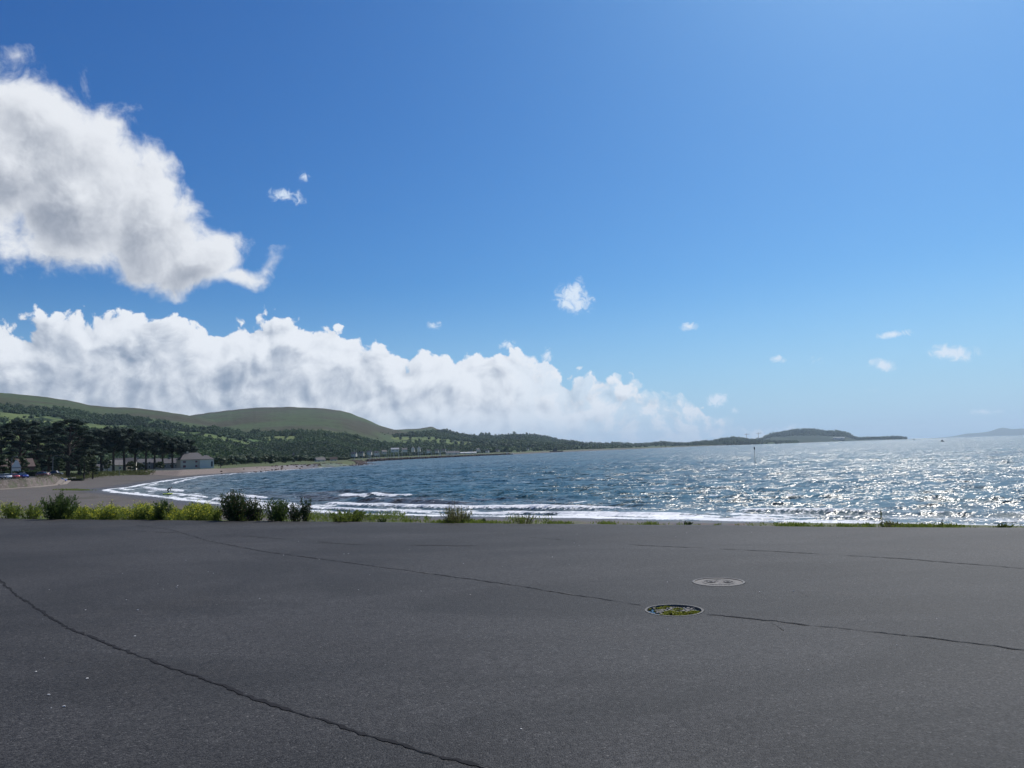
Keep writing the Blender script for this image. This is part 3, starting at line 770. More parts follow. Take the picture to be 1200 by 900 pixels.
# joints between the laid strips of asphalt
SEAM = plain('joint_asphalt', (.017, .017, .019), .9, var=.4, scale=20, spec=.15)
SEAMF = plain('old_joint_asphalt', (.034, .034, .035), .85, var=.4, scale=12, spec=.2)
SEAML = plain('joint_grit', (.12, .118, .115), .9, var=.5, scale=40, spec=.15)
def seam(pts, wid, seed, mat, rag=.5, gaps=0.0, dz=.0022):
    P_ = [gz(*p) for p in pts]; L = [0]
    for a, b_ in zip(P_[:-1], P_[1:]): L.append(L[-1] + (b_ - a).length)
    n = max(20, int(L[-1] / .035)); s_ = np.linspace(0, L[-1], n)
    # smooth through the points
    x = np.interp(s_, L, [p.x for p in P_]); y = np.interp(s_, L, [p.y for p in P_])
    kk = max(3, int(n / len(pts) * .7) | 1); ker = np.hanning(kk + 2)[1:-1]; ker /= ker.sum()
    x = np.convolve(np.pad(x, kk // 2, mode='reflect', reflect_type='odd'), ker, 'valid'); y = np.convolve(np.pad(y, kk // 2, mode='reflect', reflect_type='odd'), ker, 'valid')
    tx, ty = np.gradient(x), np.gradient(y); l_ = np.hypot(tx, ty) + 1e-9; nx_, ny_ = -ty / l_, tx / l_
    wob_ = .035 * (fbm(s_ / .5, s_ * 0 + seed, 4, seed) - .5) + .034 * (fbm(s_ / .09, s_ * 0, 3, seed + 5) - .5)
    x = x + nx_ * wob_; y = y + ny_ * wob_
    wid = wid * sst(fbm(s_ / .6, s_ * 0 + 7, 3, seed + 8), gaps - .03, gaps + .22) + 1e-5
    w1 = wid * (.35 + rag * 2.2 * sst(fbm(s_ / .07, s_ * 0 + 3, 3, seed + 1), .3, .8)); w2 = wid * (.35 + rag * 2.2 * sst(fbm(s_ / .07, s_ * 0 + 9, 3, seed + 2), .3, .8))
    xl, yl, xr, yr = x + nx_ * w1, y + ny_ * w1, x - nx_ * w2, y - ny_ * w2
    V = np.stack([np.concatenate([xl, xr]), np.concatenate([yl, yr])], 1)
    z = asph_h(V[:, 0], V[:, 1])
    # sit on the piecewise-flat grid: sample the four neighbours' plane through a small lift
    V = np.column_stack([V, z + dz])
    i = np.arange(n - 1); keep_ = wid[:-1] > 2e-4
    Fq = np.stack([i, i + n, i + n + 1, i + 1], 1)[keep_]
    return V, Fq
def bil(x, y):                                                     # height of the asphalt sheet exactly as meshed
    v_ = EDGE_B + EDGE_K * x - y
    ci = np.clip(np.searchsorted(xs, x, 'right') - 1, 0, nx - 2); vi = np.clip(np.searchsorted(vs, v_, 'right') - 1, 0, nv - 2)
    fx = (x - xs[ci]) / (xs[ci + 1] - xs[ci]); fv = (v_ - vs[vi]) / (vs[vi + 1] - vs[vi])
    return (ZG[vi, ci] * (1 - fx) * (1 - fv) + ZG[vi, ci + 1] * fx * (1 - fv) + ZG[vi + 1, ci] * (1 - fx) * fv + ZG[vi + 1, ci + 1] * fx * fv)
SA = [(-90, 630), (-40, 652), (0, 681), (22, 701), (73, 734), (110, 751), (150, 767), (250, 804), (350, 840), (430, 866), (490, 884), (545, 898), (620, 920), (700, 945)]
SB = [(160, 617), (200, 622), (240, 634), (300, 646), (400, 660), (500, 674), (600, 688), (690, 700), (752, 709)]
SB2 = [(828, 720), (900, 727), (1000, 740), (1100, 752), (1200, 765), (1330, 782)]
SC_ = [(620, 631), (760, 641), (900, 647), (1050, 656), (1200, 668), (1350, 682)]
SD = [(-60, 622), (100, 621), (300, 630), (420, 640), (560, 641)]
parts = []
for pts, wd_, sd, mt, rg, gp, dz in ((SA, .0095, 11, SEAM, 1.0, -.2, .004), (SB, .008, 12, SEAM, .8, .20, .004), (SB2, .009, 13, SEAM, .8, .16, .004),
                                 (SC_, .016, 14, SEAMF, .8, .38, .004), (SD, .03, 15, SEAMF, .8, .36, .004), (SB[2:], .010, 17, SEAML, .8, .62, .006), (SA[2:], .005, 18, SEAML, .8, .66, .006)):
    V, Fq = seam(pts, wd_, sd, mt, rg, gp, 0)
    V[:, 2] = bil(V[:, 0], V[:, 1]) + dz
    o = np_mesh('asphalt_joint', V, Fq, mt); tag(o, kind='structure')
# loose white chips and bits of shell
CHIP = plain('chip_white', (.55, .53, .50), .7)
n = 170
cxy = np.stack([rng.uniform(-12, 10, n), rng.uniform(2.6, 15, n)], 1)
for i, p in enumerate([(208, 688), (207, 690), (100, 717), (158, 748), (42, 790), (102, 798), (304, 704), (420, 694), (75, 831), (148, 705), (161, 717), (930, 693), (890, 694), (57, 817)]):
    q = gz(*p); cxy[i] = (q.x, q.y)
sz = rng.uniform(.003, .008, n); sz[:14] = .010
zz = bil(cxy[:, 0], cxy[:, 1])
V, Fb = blobs(np.column_stack([cxy, zz + sz * .3]), np.stack([sz, sz * .8, sz * .5], 1), .35)
tag(np_mesh('stone_chips', V, Fb, CHIP, smooth=False), 'tiny white stone chips scattered over the dark asphalt', 'gravel', kind='stuff')

# ------------------------------------------------------------------ the two round covers
IRON = plain('rusty_iron', (.09, .085, .08), .6, .3, .4, 30, bump=.4)
PALE = plain('worn_concrete', (.17, .16, .148), .85, 0, .65, 14, bump=.8)
PALE2 = plain('frame_grit', (.15, .145, .135), .85, 0, .4, 50, bump=.6)
NEARBLK = plain('near_black', (.008, .008, .008), .9)
MOSS = leafy('moss', (.18, .19, .03), (.40, .40, .05), trans=.1, scale=40)
m, t, b = material('puddle'); b.inputs['Base Color'].default_value = (.012, .014, .014, 1); b.inputs['Roughness'].default_value = .03; b.inputs['IOR'].default_value = 1.333; PUD = m
t.put(b.inputs['Normal'], t.bump(t.noise(t.pos(), 25, 2), .12, .01))
def ring(mb, r0_, r1_, z0, z1, n=72, jit=0, seed=0):
    rg = np.random.default_rng(seed)
    rings = []
    for k in range(n):
        a = 2 * math.pi * k / n; j = 1 + rg.normal() * jit; j2 = 1 + rg.normal() * jit
        c, s_ = math.cos(a), math.sin(a)
        rings.append([(r0_ * j * c, r0_ * j * s_, z0), (r0_ * j * c, r0_ * j * s_, z1), (r1_ * j2 * c, r1_ * j2 * s_, z1), (r1_ * j2 * c, r1_ * j2 * s_, z0)])
    V = [q for r_ in rings for q in r_]; Fs = []
    for k in range(n):
        k2 = (k + 1) % n
        for e in range(4): Fs.append((k * 4 + e, k * 4 + (e + 1) % 4, k2 * 4 + (e + 1) % 4, k2 * 4 + e))
    return mb.add(V, Fs)
def disc(mb, r_, z, n=64, amp=0, seed=0):
    V = [(0, 0, z)]; Fs = []
    rg = np.random.default_rng(seed)
    for q in (.33, .66, 1.0):
        for k in range(n):
            a = 2 * math.pi * k / n; V.append((r_ * q * math.cos(a), r_ * q * math.sin(a), z + (rg.normal() * amp if q < 1 else 0)))
    for k in range(n):
        k2 = (k + 1) % n; Fs.append((0, 1 + k, 1 + k2))
        for q in range(2): Fs.append((1 + q * n + k, 1 + (q + 1) * n + k, 1 + (q + 1) * n + k2, 1 + q * n + k2))
    return mb.add(V, Fs)
# front: sunken cover with moss and standing water
c1 = MAN[0][0]
mh = empty('manhole_cover', (c1.x, c1.y, 0), label='sunken round manhole cover with green moss and puddle water inside', cat='manhole cover')
ring(MB(), .262, .2825, -.045, .003, 72, .006, 1).build('frame', PALE2, mh)
disc(MB(), .262, -.030, 64, .002, 2).build('lid', IRON, mh)
ribs = MB()
rg = np.random.default_rng(5)
for k in range(150):                      # broken concrete showing in a band across the middle
    x = rg.uniform(-.17, .21); y = .075 * rg.normal() + .02 + x * -.1
    ribs.box((x, y, -.014), (rg.uniform(.012, .045), rg.uniform(.01, .03), rg.uniform(.012, .026)), rg.uniform(0, 3))
ribs.build('grit', PALE, mh)['kind'] = 'stuff'
disc(MB(), .2615, -.0125, 64).build('puddle', PUD, mh)
C = []
for (mx_, my_, ax, ay, n_) in ((-.15, .09, .10, .08, 2600), (.03, -.15, .21, .10, 7500), (.17, -.10, .08, .07, 1500), (-.03, -.06, .12, .06, 1200), (.05, .06, .07, .05, 500), (-.05, .17, .08, .03, 300)):
    a = rng.uniform(0, 6.28, n_); q = rng.uniform(0, 1, n_) ** .5
    C.append(np.stack([mx_ + ax * q * np.cos(a), my_ + ay * q * np.sin(a), -.014 + .018 * (1 - q ** 2) + rng.normal(size=n_) * .002], 1))
C = np.concatenate(C); C = C[(np.hypot(C[:, 0], C[:, 1]) < .256) & (fbm(C[:, 0] / .06, C[:, 1] / .05, 3, 7) < .57)]
V, Fq = leaves(C, rng.uniform(.008, .018, len(C)), .7)
o = np_mesh('moss', V, Fq, MOSS, mh, attrs=dict(rnd=np.repeat(rng.uniform(size=len(C)), 4))); o['kind'] = 'stuff'
# back: dry round cover flush with the ground
c2 = MAN[1][0]
mh = empty('manhole_cover', (c2.x, c2.y, 0), label='dry pale round manhole cover level with the asphalt, behind the mossy one', cat='manhole cover')
ring(MB(), .272, .2975, -.045, .004, 72, .004, 3).build('frame', IRON, mh)
disc(MB(), .270, -.003, 64, .0015, 4).build('lid', PALE, mh)
for (x, y) in ((-.085, .01), (.105, -.02)):
    ring(MB(), .020, .040, -.003, .006, 20, .22, 6).build('handle_recess', IRON, mh, loc=(x, y, 0))
    disc(MB(), .028, .0015, 20).build('keyhole', NEARBLK, mh, loc=(x, y, 0))  # flat disc, the hole's darkness is put into its near-black colour
o = ring(MB(), .165, .182, -.003, .001, 48, .01, 8).build('raised_rim', PALE2, mh)

# ================================================================== PLANTS ALONG THE EDGE
STEM = plain('plant_stem', (.045, .055, .02), .8)
STEMR = plain('dry_stem', (.14, .10, .055), .85)
L_DARK = leafy('leaf_dark_green', (.030, .058, .016), (.080, .125, .030), trans=.35)
L_MID = leafy('leaf_fresh_green', (.075, .115, .020), (.170, .215, .040), trans=.4)
L_PALE = leafy('leaf_greyish', (.12, .135, .045), (.24, .24, .09), trans=.35)
L_FLOW = leafy('leaf_and_yellow_bloom', (.06, .10, .015), (.14, .19, .02), (.62, .56, .02), trans=.3)
L_RED = leafy('leaf_with_brown_flower_spikes', (.020, .040, .013), (.055, .085, .025), (.20, .10, .075), trans=.3)
YEL = leafy('yellow_petals', (.42, .41, .03), (.68, .64, .06), trans=.3)
def shrub(name, loc, w_, h, n_st, per, lsz, mat, label, cat, upright=.5, stem_mat=None, lean=0.0, top_bias=.25, seed=0, depth=None, aspect=.42):
    rg = np.random.default_rng(seed)
    root = empty(name, loc, label=label, cat=cat)
    st_ = MB(); C = []; U = []; S_ = []
    for k in range(n_st):
        a = rg.uniform(0, 6.28); q = rg.uniform(0, 1) ** .6
        bx, by = math.cos(a) * w_ * .22 * q, math.sin(a) * (depth or w_) * .22 * q
        hh = h * rg.uniform(.55, 1.0) * (1 - .35 * q * (1 - upright)); sp = w_ * .5 * q * rg.uniform(.5, 1.05)
        tx, ty = bx + math.cos(a) * sp * (1 - upright * .5) + lean * hh, by + math.sin(a) * sp * (depth or w_) / w_ * (1 - upright * .5)
        p0 = Vector((bx, by, -.05)); p1 = Vector((bx * .6 + tx * .4 + rg.normal() * .02, by * .6 + ty * .4, hh * .5)); p2 = Vector((tx, ty, hh))
        st_.tube([p0, p1, p2], [.008 * h ** .3, .006, .002], 4, cap=False)
        tt = rg.uniform(top_bias * .5, 1, per) ** .8
        B0 = np.outer((1 - tt) ** 2, p0) + np.outer(2 * tt * (1 - tt), p1) + np.outer(tt ** 2, p2)
        spread = h * (.085 if upright < .65 else .065) * (1.25 - tt * .9)
        C.append(B0 + rg.normal(size=(per, 3)) * spread[:, None])
        d = np.array((p2 - p0).normalized()); U.append(np.repeat(d[None], per, 0)); S_.append(lsz * rg.uniform(.55, 1.25, per) * (1.15 - .4 * tt))
    C = np.concatenate(C); U = np.concatenate(U); S_ = np.concatenate(S_); C[:, 2] = np.maximum(C[:, 2], .01)
    st_.build('stems', stem_mat or STEM, root)
    V, Fq = leaves(C, S_, aspect, updir=U)
    np_mesh('foliage', V, Fq, mat, root, attrs=dict(rnd=np.repeat(rg.uniform(size=len(C)), 4)))
    return root
def edge_pt(px, off=.25):
    """point on the verge: px along the photo's asphalt edge, off metres beyond it"""
    d = ray(px, 610); k = d.x / d.y; y = (EDGE_B + off * 1.087) / (1 - EDGE_K * k)
    return Vector((k * y, y, -.05))
PXM = lambda p: p.xy.length / 900           # metres per photo pixel there
def pshrub(px, wpx, hpx, off=.3, **kw):
    p = edge_pt(px, off); s_ = PXM(p); return shrub(kw.pop('name', 'shrub'), p, wpx * s_, hpx * s_, **kw)
pshrub(13, 22, 17, name='wild_plant', n_st=26, per=50, lsz=.07, mat=L_MID, label='low bright green plant at the far left of the verge', cat='plant', seed=21)
pshrub(36, 26, 17, name='wild_plant', n_st=26, per=50, lsz=.07, mat=L_MID, label='low green weedy plant just left of the round green shrub', cat='plant', seed=22)
pshrub(71, 36, 30, n_st=60, per=75, lsz=.075, mat=L_DARK, label='round leafy green shrub on the verge among the yellow flowers', cat='shrub', upright=.35, seed=23)
pshrub(191, 20, 25, n_st=30, per=60, lsz=.07, mat=L_DARK, label='small dark green shrub standing in the middle of the yellow flowers', cat='shrub', upright=.6, seed=24)
pshrub(172, 16, 17, name='wild_plant', n_st=18, per=40, lsz=.07, mat=L_MID, label='short green plant left of the shrub amid the yellow flowers', cat='plant', upright=.6, seed=25)
pshrub(275, 34, 37, n_st=50, per=85, lsz=.07, mat=L_RED, label='tallest dark upright shrub with brown flower spikes, at the flower band\'s right end', cat='shrub', upright=.6, seed=26)
pshrub(297, 26, 29, n_st=28, per=70, lsz=.07, mat=L_RED, label='dark shrub growing against the right side of the tallest one', cat='shrub', upright=.55, seed=27)
pshrub(253, 16, 16, name='wild_plant', n_st=18, per=40, lsz=.06, mat=L_MID, label='low green weed against the left side of the tallest dark shrub', cat='plant', seed=28)
pshrub(326, 34, 31, n_st=36, per=70, lsz=.07, mat=L_DARK, label='dark bushy shrub with one arm leaning left, by the surf', cat='shrub', upright=.4, lean=-.1, seed=29)
pshrub(346, 20, 24, n_st=17, per=60, lsz=.06, mat=L_RED, label='slim dark shrub between the leaning bush and the spiky narrow one', cat='shrub', upright=.6, seed=30)
pshrub(358, 15, 29, n_st=13, per=70, lsz=.06, mat=L_RED, label='narrow spiky shrub with reddish tip, rightmost of the dark shrubs', cat='shrub', upright=.95, seed=31)
pshrub(407, 42, 17, name='wild_plant', n_st=50, per=45, lsz=.065, mat=L_MID, label='wide low clump of green weeds in front of the white surf', cat='plant', upright=.3, seed=32)
pshrub(537, 46, 22, name='wild_plant', n_st=60, per=34, lsz=.045, mat=L_PALE, label='airy greyish green weed clump with thin seed heads against the surf', cat='plant', upright=.6, stem_mat=STEMR, seed=33, aspect=.3)
pshrub(529, 12, 31, name='wild_plant', n_st=7, per=30, lsz=.035, mat=L_PALE, label='tall thin seeding stalks rising from the airy weed clump', cat='plant', upright=.95, stem_mat=STEMR, seed=34, aspect=.3)
pshrub(536, 40, 9, name='wild_plant', n_st=40, per=40, lsz=.05, mat=L_MID, label='low leafy green skirt of weeds under the airy clump', cat='plant', upright=.2, seed=35)
pshrub(567, 9, 7, name='wild_plant', n_st=12, per=40, lsz=.045, mat=L_DARK, label='small dark rounded tuft right of the airy weed clump', cat='plant', seed=36)
pshrub(448, 10, 7, name='wild_plant', n_st=12, per=40, lsz=.045, mat=L_DARK, label='small dark tuft between the wide low clump and the airy one', cat='plant', seed=37)
pshrub(613, 34, 13, name='wild_plant', n_st=24, per=16, lsz=.04, mat=L_PALE, label='sparse thin weeds with dry heads before the foaming waves', cat='plant', upright=.7, stem_mat=STEMR, seed=38)
pshrub(806, 12, 6, name='wild_plant', n_st=14, per=40, lsz=.04, mat=L_DARK, label='tiny dark tuft alone on the asphalt edge above the manhole covers', cat='plant', seed=39)
pshrub(1044, 22, 8, name='wild_plant', n_st=24, per=40, lsz=.045, mat=L_PALE, label='low yellowish green weeds at the foot of the lone tall stalk', cat='plant', upright=.3, seed=40)
pshrub(1176, 15, 6, name='wild_plant', n_st=20, per=40, lsz=.04, mat=L_MID, label='small green tuft on the asphalt edge near the right end', cat='plant', seed=41)
pshrub(1104, 4, 10, name='wild_plant', n_st=3, per=14, lsz=.03, mat=L_MID, label='single short thin stalk right of the tall one', cat='plant', upright=1, seed=42)
# the lone tall stalk
p = edge_pt(1033, .1); s_ = PXM(p)
root = empty('tall_weed', p, label='lone tall thin dark stalk standing up against the glittering sea', cat='plant')
MB().tube([(0, 0, -.02), (.01, 0, .15), (0, .0, .34)], [.007, .005, .002], 5).build('stem', STEM, root)
tt = rng.uniform(0, 1, 150); C = np.stack([rng.normal(size=150) * .012 * (1.6 - tt), rng.normal(size=150) * .012, .02 + tt * .32], 1)
V, Fq = leaves(C, rng.uniform(.015, .04, 150), .4); np_mesh('foliage', V, Fq, L_DARK, root, attrs=dict(rnd=np.repeat(rng.uniform(size=150), 4)))
p = edge_pt(671, .05)
MB_ = MB().tube([(0, 0, -.02), (0, 0, .055)], [.016, .016], 8).build('post', NEARBLK, None, loc=p); tag(MB_, 'tiny dark stub on the asphalt edge in front of the breakers', 'stub')

# the band of yellow flowers
n = 13000
px_ = rng.uniform(-30, 262, n); off = rng.uniform(.15, 2.3, n)
dens = fbm(px_ / 14, off * 1.2, 3, 101) ; ok = rng.uniform(size=n) < np.clip((dens - .28) * 3.2, 0, 1) * (.10 + .9 * sst(px_, 84, 100)) * (1 - sst(px_, 248, 262))
px_, off = px_[ok], off[ok]
K_ = (px_ - 600) / 900; yy = (EDGE_B + off * 1.087) / (1 - EDGE_K * K_ * .995); xx = K_ * yy
hh = (.12 + .27 * sst(fbm(px_ / 11, off, 3, 102), .28, .74)) * (1 + .15 * rng.normal(size=len(px_)))
stems = []
C = np.stack([xx, yy, hh * rng.uniform(.45, 1.05, len(xx)) - .05], 1); nf = len(C)
VF, FF = leaves(np.repeat(C, 3, 0) + rng.normal(size=(nf * 3, 3)) * .022, rng.uniform(.02, .038, nf * 3), .8)
o = np_mesh('yellow_wildflowers', VF, FF, YEL, attrs=dict(rnd=np.repeat(rng.uniform(size=nf * 3), 4))); tag(o, 'dense band of yellow wildflowers in bloom along the verge', 'flowers', kind='stuff')
nl = 30000; i_ = rng.integers(0, nf, nl); C = np.stack([xx[i_] + rng.normal(size=nl) * .05, yy[i_] + rng.normal(size=nl) * .06, -.04 + hh[i_] * rng.uniform(0, .95, nl)], 1)
VL, FL = leaves(C, rng.uniform(.04, .09, nl), .35, updir=np.repeat([[0, 0, .9]], nl, 0))
o = np_mesh('flower_stalks_and_leaves', VL, FL, L_MID, attrs=dict(rnd=np.repeat(rng.uniform(size=nl), 4))); tag(o, 'green stalks and leaves under the yellow wildflowers', 'greenery', kind='stuff')
# rough grass and weeds all along the crumbling edge
nt_ = 2600
px_ = np.concatenate([rng.uniform(-60, 560, 1500), rng.uniform(540, 1260, 1100)]); off = rng.uniform(.0, .5, nt_) + (px_ < 500) * rng.uniform(0, 1.3, nt_)
ok = rng.uniform(size=nt_) < np.clip((fbm(px_ / 16, px_ * 0 + 2, 3, 111) - .36 - .10 * (px_ > 640)) * 4, 0.05, 1)
px_, off = px_[ok], off[ok]; K_ = (px_ - 600) / 900; yy = (EDGE_B + off * 1.087) / (1 - EDGE_K * K_); xx = K_ * yy
per = 16; big_ = (px_ < 470) | ((px_ > 590) & (px_ < 640))
hh = np.where(big_, .16, .05) * rng.uniform(.5, 1.5, len(px_))
C = np.stack([np.repeat(xx, per) + rng.normal(size=len(px_) * per) * .05, np.repeat(yy, per) + rng.normal(size=len(px_) * per) * .05, -.04 + np.repeat(hh, per) * rng.uniform(.1, 1, len(px_) * per)], 1)
V, Fq = leaves(C, rng.uniform(.03, .08, len(C)), .25, updir=np.repeat([[0, 0, 1.4]], len(C), 0))
o = np_mesh('grass', V, Fq, L_MID, attrs=dict(rnd=np.repeat(rng.uniform(size=len(C)), 4))); tag(o, 'rough grass and small weeds along the crumbling asphalt edge', 'grass', kind='stuff')
# ================================================================== PEOPLE AND THINGS ALONG THE BAY
def ground_at(px, r_):
    d = ray(px, 540); k = d.x / d.y; y = float(r_); x = k * y          # r_ is the distance along the view axis
    z = float(land_z(np.array([x]), np.array([y]))[0][0]); return Vector((x, y, z))
def top_h(px, py, g): return at_r(px, py, g.xy.length).z - g.z      # height that reaches picture row py from ground point g
BARK = plain('pine_bark', (.055, .038, .028), .95, var=.4, scale=3)
NEEDLE = leafy('pine_needles', (.010, .024, .014), (.028, .052, .028), trans=.12, scale=.3, rough=.8)
BROAD = leafy('broad_leaves', (.022, .040, .014), (.055, .082, .024), trans=.2, scale=.3)
def tree(name, g, h, w_, mat, label, group, cat='tree', bare=.42, clumps=34, per=60, lsz=.55, pad=.42, lean=0.0, seed=0, dome=False):
    rg = np.random.default_rng(seed)
    root = empty(name, g, label=label, cat=cat, group=group)
    tr = MB(); tw = h * .028
    topx = lean * h
    spine = [Vector((topx * (q ** 1.5) + rg.normal() * .12 * q * 2, rg.normal() * .12 * q * 2, h * q * .93)) for q in (0, .2, .4, .6, .8, 1)]
    tr.tube([spine[0] - Vector((0, 0, .3))] + spine[1:], [tw * 1.25, tw * 1.0, tw * .85, tw * .65, tw * .4, tw * .12], 7)
    C = []; core = []; crad = []
    for k in range(clumps):
        q = bare + (1 - bare) * ((k + .5) / clumps) ** .9
        i_ = min(4, int(q * 5)); f = q * 5 - i_; s_ = spine[i_].lerp(spine[i_ + 1], min(f, 1))
        a = k * 2.4 + rg.normal() * .5
        prof = (math.sin(math.pi * min(1, max(0, (q - bare) / (1 - bare))) ** (.75 if not dome else 1.3)) ** .6) * .5 + .12
        if dome: prof = (1 - ((q - bare) / (1 - bare)) ** 2.2) ** .5 * .5 + .06
        L = w_ * prof * rg.uniform(.45, 1.1)
        e = s_ + Vector((math.cos(a) * L, math.sin(a) * L, L * (.35 if not dome else .55) * rg.uniform(.3, 1.2)))
        e.z = min(e.z, h)
        b0 = s_ - Vector((0, 0, L * .25)); b0.z = max(b0.z, h * bare * .8)
        tr.tube([b0, b0.lerp(e, .55) + Vector((0, 0, L * .05)), e], [tw * .34, tw * .2, tw * .06], 4, cap=False)
        cw = w_ * pad * .5 * rg.uniform(.55, 1.05)
        d = rg.normal(size=(per, 3)); d /= np.linalg.norm(d, axis=1)[:, None]
        P_ = d * (rg.uniform(0, 1, (per, 1)) ** .45) * np.array([cw, cw, cw * (.42 if not dome else .7)]) + np.array(e)
        C.append(P_); core.append(np.array(e)); crad.append([cw * .72, cw * .72, cw * (.32 if not dome else .5)])
    C = np.concatenate(C)
    tr.build('trunk', BARK, root)
    V, Fq = leaves(C, lsz * rg.uniform(.5, 1.2, len(C)), .7)
    rn = np.repeat(np.clip(rg.uniform(size=clumps), 0, 1), per) * .7 + rg.uniform(size=len(C)) * .3
    Vb, Fb = blobs(np.array(core), np.array(crad), .3)
    np_mesh('crown', np.concatenate([V, Vb]), [Fq, Fb + len(V)], mat, root, smooth=False, attrs=dict(rnd=np.concatenate([np.repeat(rn, 4), np.full(len(Vb), .2)])))
    return root
PINES = [  # px, top row, range, crown width in px, label, bare fraction
    (2, 497, 325, 26, 'dark pine cut by the photo\'s left edge behind the small house', .14),
    (24, 490, 300, 40, 'big broad dark pine rising behind the white gabled house, tallest on the left', .12),
    (44, 500, 318, 24, 'dark pine squeezed between the two tallest pines, left of centre', .14),
    (58, 497, 325, 26, 'dark pine directly left of the tall pointed one', .14),
    (80, 488, 298, 36, 'tallest pointed dark pine of the grove with a layered crown', .12),
    (93, 503, 322, 26, 'dark pine filling in at the right shoulder of the pointed pine', .16),
    (104, 509, 330, 22, 'lower dark pine before the gap with visible trunks', .2),
    (119, 503, 318, 27, 'flat topped pine first to show its bare trunk right of the gap', .42),
    (133, 502, 322, 26, 'flat topped pine with bare trunk before the small gabled house', .45),
    (146, 503, 326, 26, 'dark pine with tall bare trunk left of the long house', .45),
    (158, 506, 332, 25, 'bare trunked pine in front of the long house\'s left end', .46),
    (171, 507, 336, 25, 'bare trunked pine in front of the long house\'s middle', .48),
    (181, 509, 340, 22, 'slim bare trunked pine over the long house\'s roof', .48),
    (191, 513, 346, 22, 'pine with reddish bare trunk by the long house\'s right part', .46),
    (202, 513, 350, 24, 'second last bare trunked pine before the pale two storey house', .46),
    (214, 517, 360, 22, 'rightmost pine leaning over the pale two storey house', .44),
]
for i, (px, py, r_, wpx, lab, bare) in enumerate(PINES):
    r_ += 68 if px > 112 else 12
    g = ground_at(px, r_); h = top_h(px, py, g); wm = wpx * r_ / 900 * 1.15
    tree('pine_tree', g, h, wm, NEEDLE, lab, 'pines behind the sea front', bare=bare, clumps=int(26 + wpx * .6), per=95, lsz=.62, pad=.40 if wpx > 30 else .5, lean=rng.normal() * .02 + (.05 if i == 15 else 0), seed=300 + i, dome=(bare > .4))
for i, (px, py, r_, wpx, lab) in enumerate([(1, 533, 258, 13, 'dark leafy tree at the photo\'s left edge in front of the villa'), (26, 534, 264, 11, 'dark leafy tree between the white gabled porch and the hedge end'), (13, 532, 262, 9, 'dark leafy tree screening the brownish villa left of the porch'), (153, 541, 385, 8, 'bushy small tree in front of the long house\'s left end'), (187, 542, 400, 8, 'bushy small tree under the slim bare pines'), (164, 543, 392, 7, 'low round bush tree before the long house'), (99, 533, 300, 10, 'small round broadleaf tree under the pines near the wall end'), (126, 538, 372, 9, 'small green broadleaf tree under the first bare trunked pine'),
        (68, 537, 300, 12, 'low broadleaf tree behind the parked dark car'), (38, 540, 290, 12, 'broadleaf tree right of the white gabled house'), (109, 536, 305, 11, 'light green young tree at the gap in the pines'), (6, 533, 290, 14, 'olive broadleaf tree over the small house at the left edge')]):
    g = ground_at(px, r_); tree('broadleaf_tree', g, top_h(px, py, g), wpx * r_ / 900, BROAD, lab, None, bare=.2, clumps=22, per=60, lsz=.45, pad=.6, seed=340 + i, dome=True)

# hedges
def hedge(px0, px1, r_, h, dpt, label, mat=BROAD, seed=0):
    a = ground_at(px0, r_); b_ = ground_at(px1, r_ * (1 + .0)); L = (b_ - a).length; n = int(L * h * dpt * 26)
    root = empty('hedge', (a + b_) / 2, math.atan2(b_.y - a.y, b_.x - a.x), label=label, cat='hedge')
    rg = np.random.default_rng(seed)
    u = rg.uniform(-.5, .5, n) * L; v_ = rg.uniform(-.5, .5, n) * dpt; w_ = rg.uniform(0, 1, n) ** .7 * h * (.8 + .35 * fbm(u / 2, u * 0, 2, seed))
    V, Fq = leaves(np.stack([u, v_, w_], 1), rg.uniform(.2, .45, n), .7)
    np_mesh('foliage', V, Fq, mat, root, smooth=False, attrs=dict(rnd=np.repeat(rg.uniform(size=n), 4)))
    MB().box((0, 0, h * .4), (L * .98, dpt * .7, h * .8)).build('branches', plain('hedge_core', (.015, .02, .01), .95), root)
HEDGE_M = leafy('hedge_leaves', (.035, .070, .016), (.075, .125, .028), trans=.2, scale=.5)
hedge(31, 46, 243, 2.0, 2.0, 'clipped bright green hedge at the right end of the garden row', HEDGE_M, 1)
hedge(-20, 29, 246, 2.3, 1.6, 'long dark hedge behind the parked cars', BROAD, 2)
hedge(8, 17, 232, 1.9, 2.4, 'rounded light green bush hedge behind the white car', HEDGE_M, 3)
hedge(-6, 4, 232, 1.6, 2.0, 'low green bush hedge at the photo\'s left edge', HEDGE_M, 4)
hedge(75, 98, 285, .9, 2.0, 'low dark hedge beyond the dune grass under the pines', BROAD, 5)

# sea wall of stone with a walkway at its foot
WALLM = material('sea_wall_stone')
t = WALLM[1]; P = t.pos(); vo = t.voro(t.v('MULTIPLY', P, (1, 1, 1.5)), 1.6, 'Color'); ve = t.voro(t.v('MULTIPLY', P, (1, 1, 1.5)), 1.6, 'Distance', 'DISTANCE_TO_EDGE')
cc = t.mix(t.sep(vo)[0], (.10, .078, .066), (.19, .155, .135)); cc = t.mix(t.smooth(ve, .01, .06), (.08, .07, .055), cc)
cc = t.mix(t.m('MULTIPLY', t.smooth(t.noise(P, .4, 4), .5, .62), .7), cc, (.07, .085, .035))
t.put(WALLM[2].inputs['Base Color'], cc); WALLM[2].inputs['Roughness'].default_value = .9; t.put(WALLM[2].inputs['Normal'], t.bump(ve, .8, .2))
def offset(pts, d):
    out = []
    for i, p in enumerate(pts):
        a = pts[max(i - 1, 0)]; b_ = pts[min(i + 1, len(pts) - 1)]; tx, ty = b_[0] - a[0], b_[1] - a[1]; l_ = math.hypot(tx, ty)
        out.append((p[0] - ty / l_ * d, p[1] + tx / l_ * d))
    return out
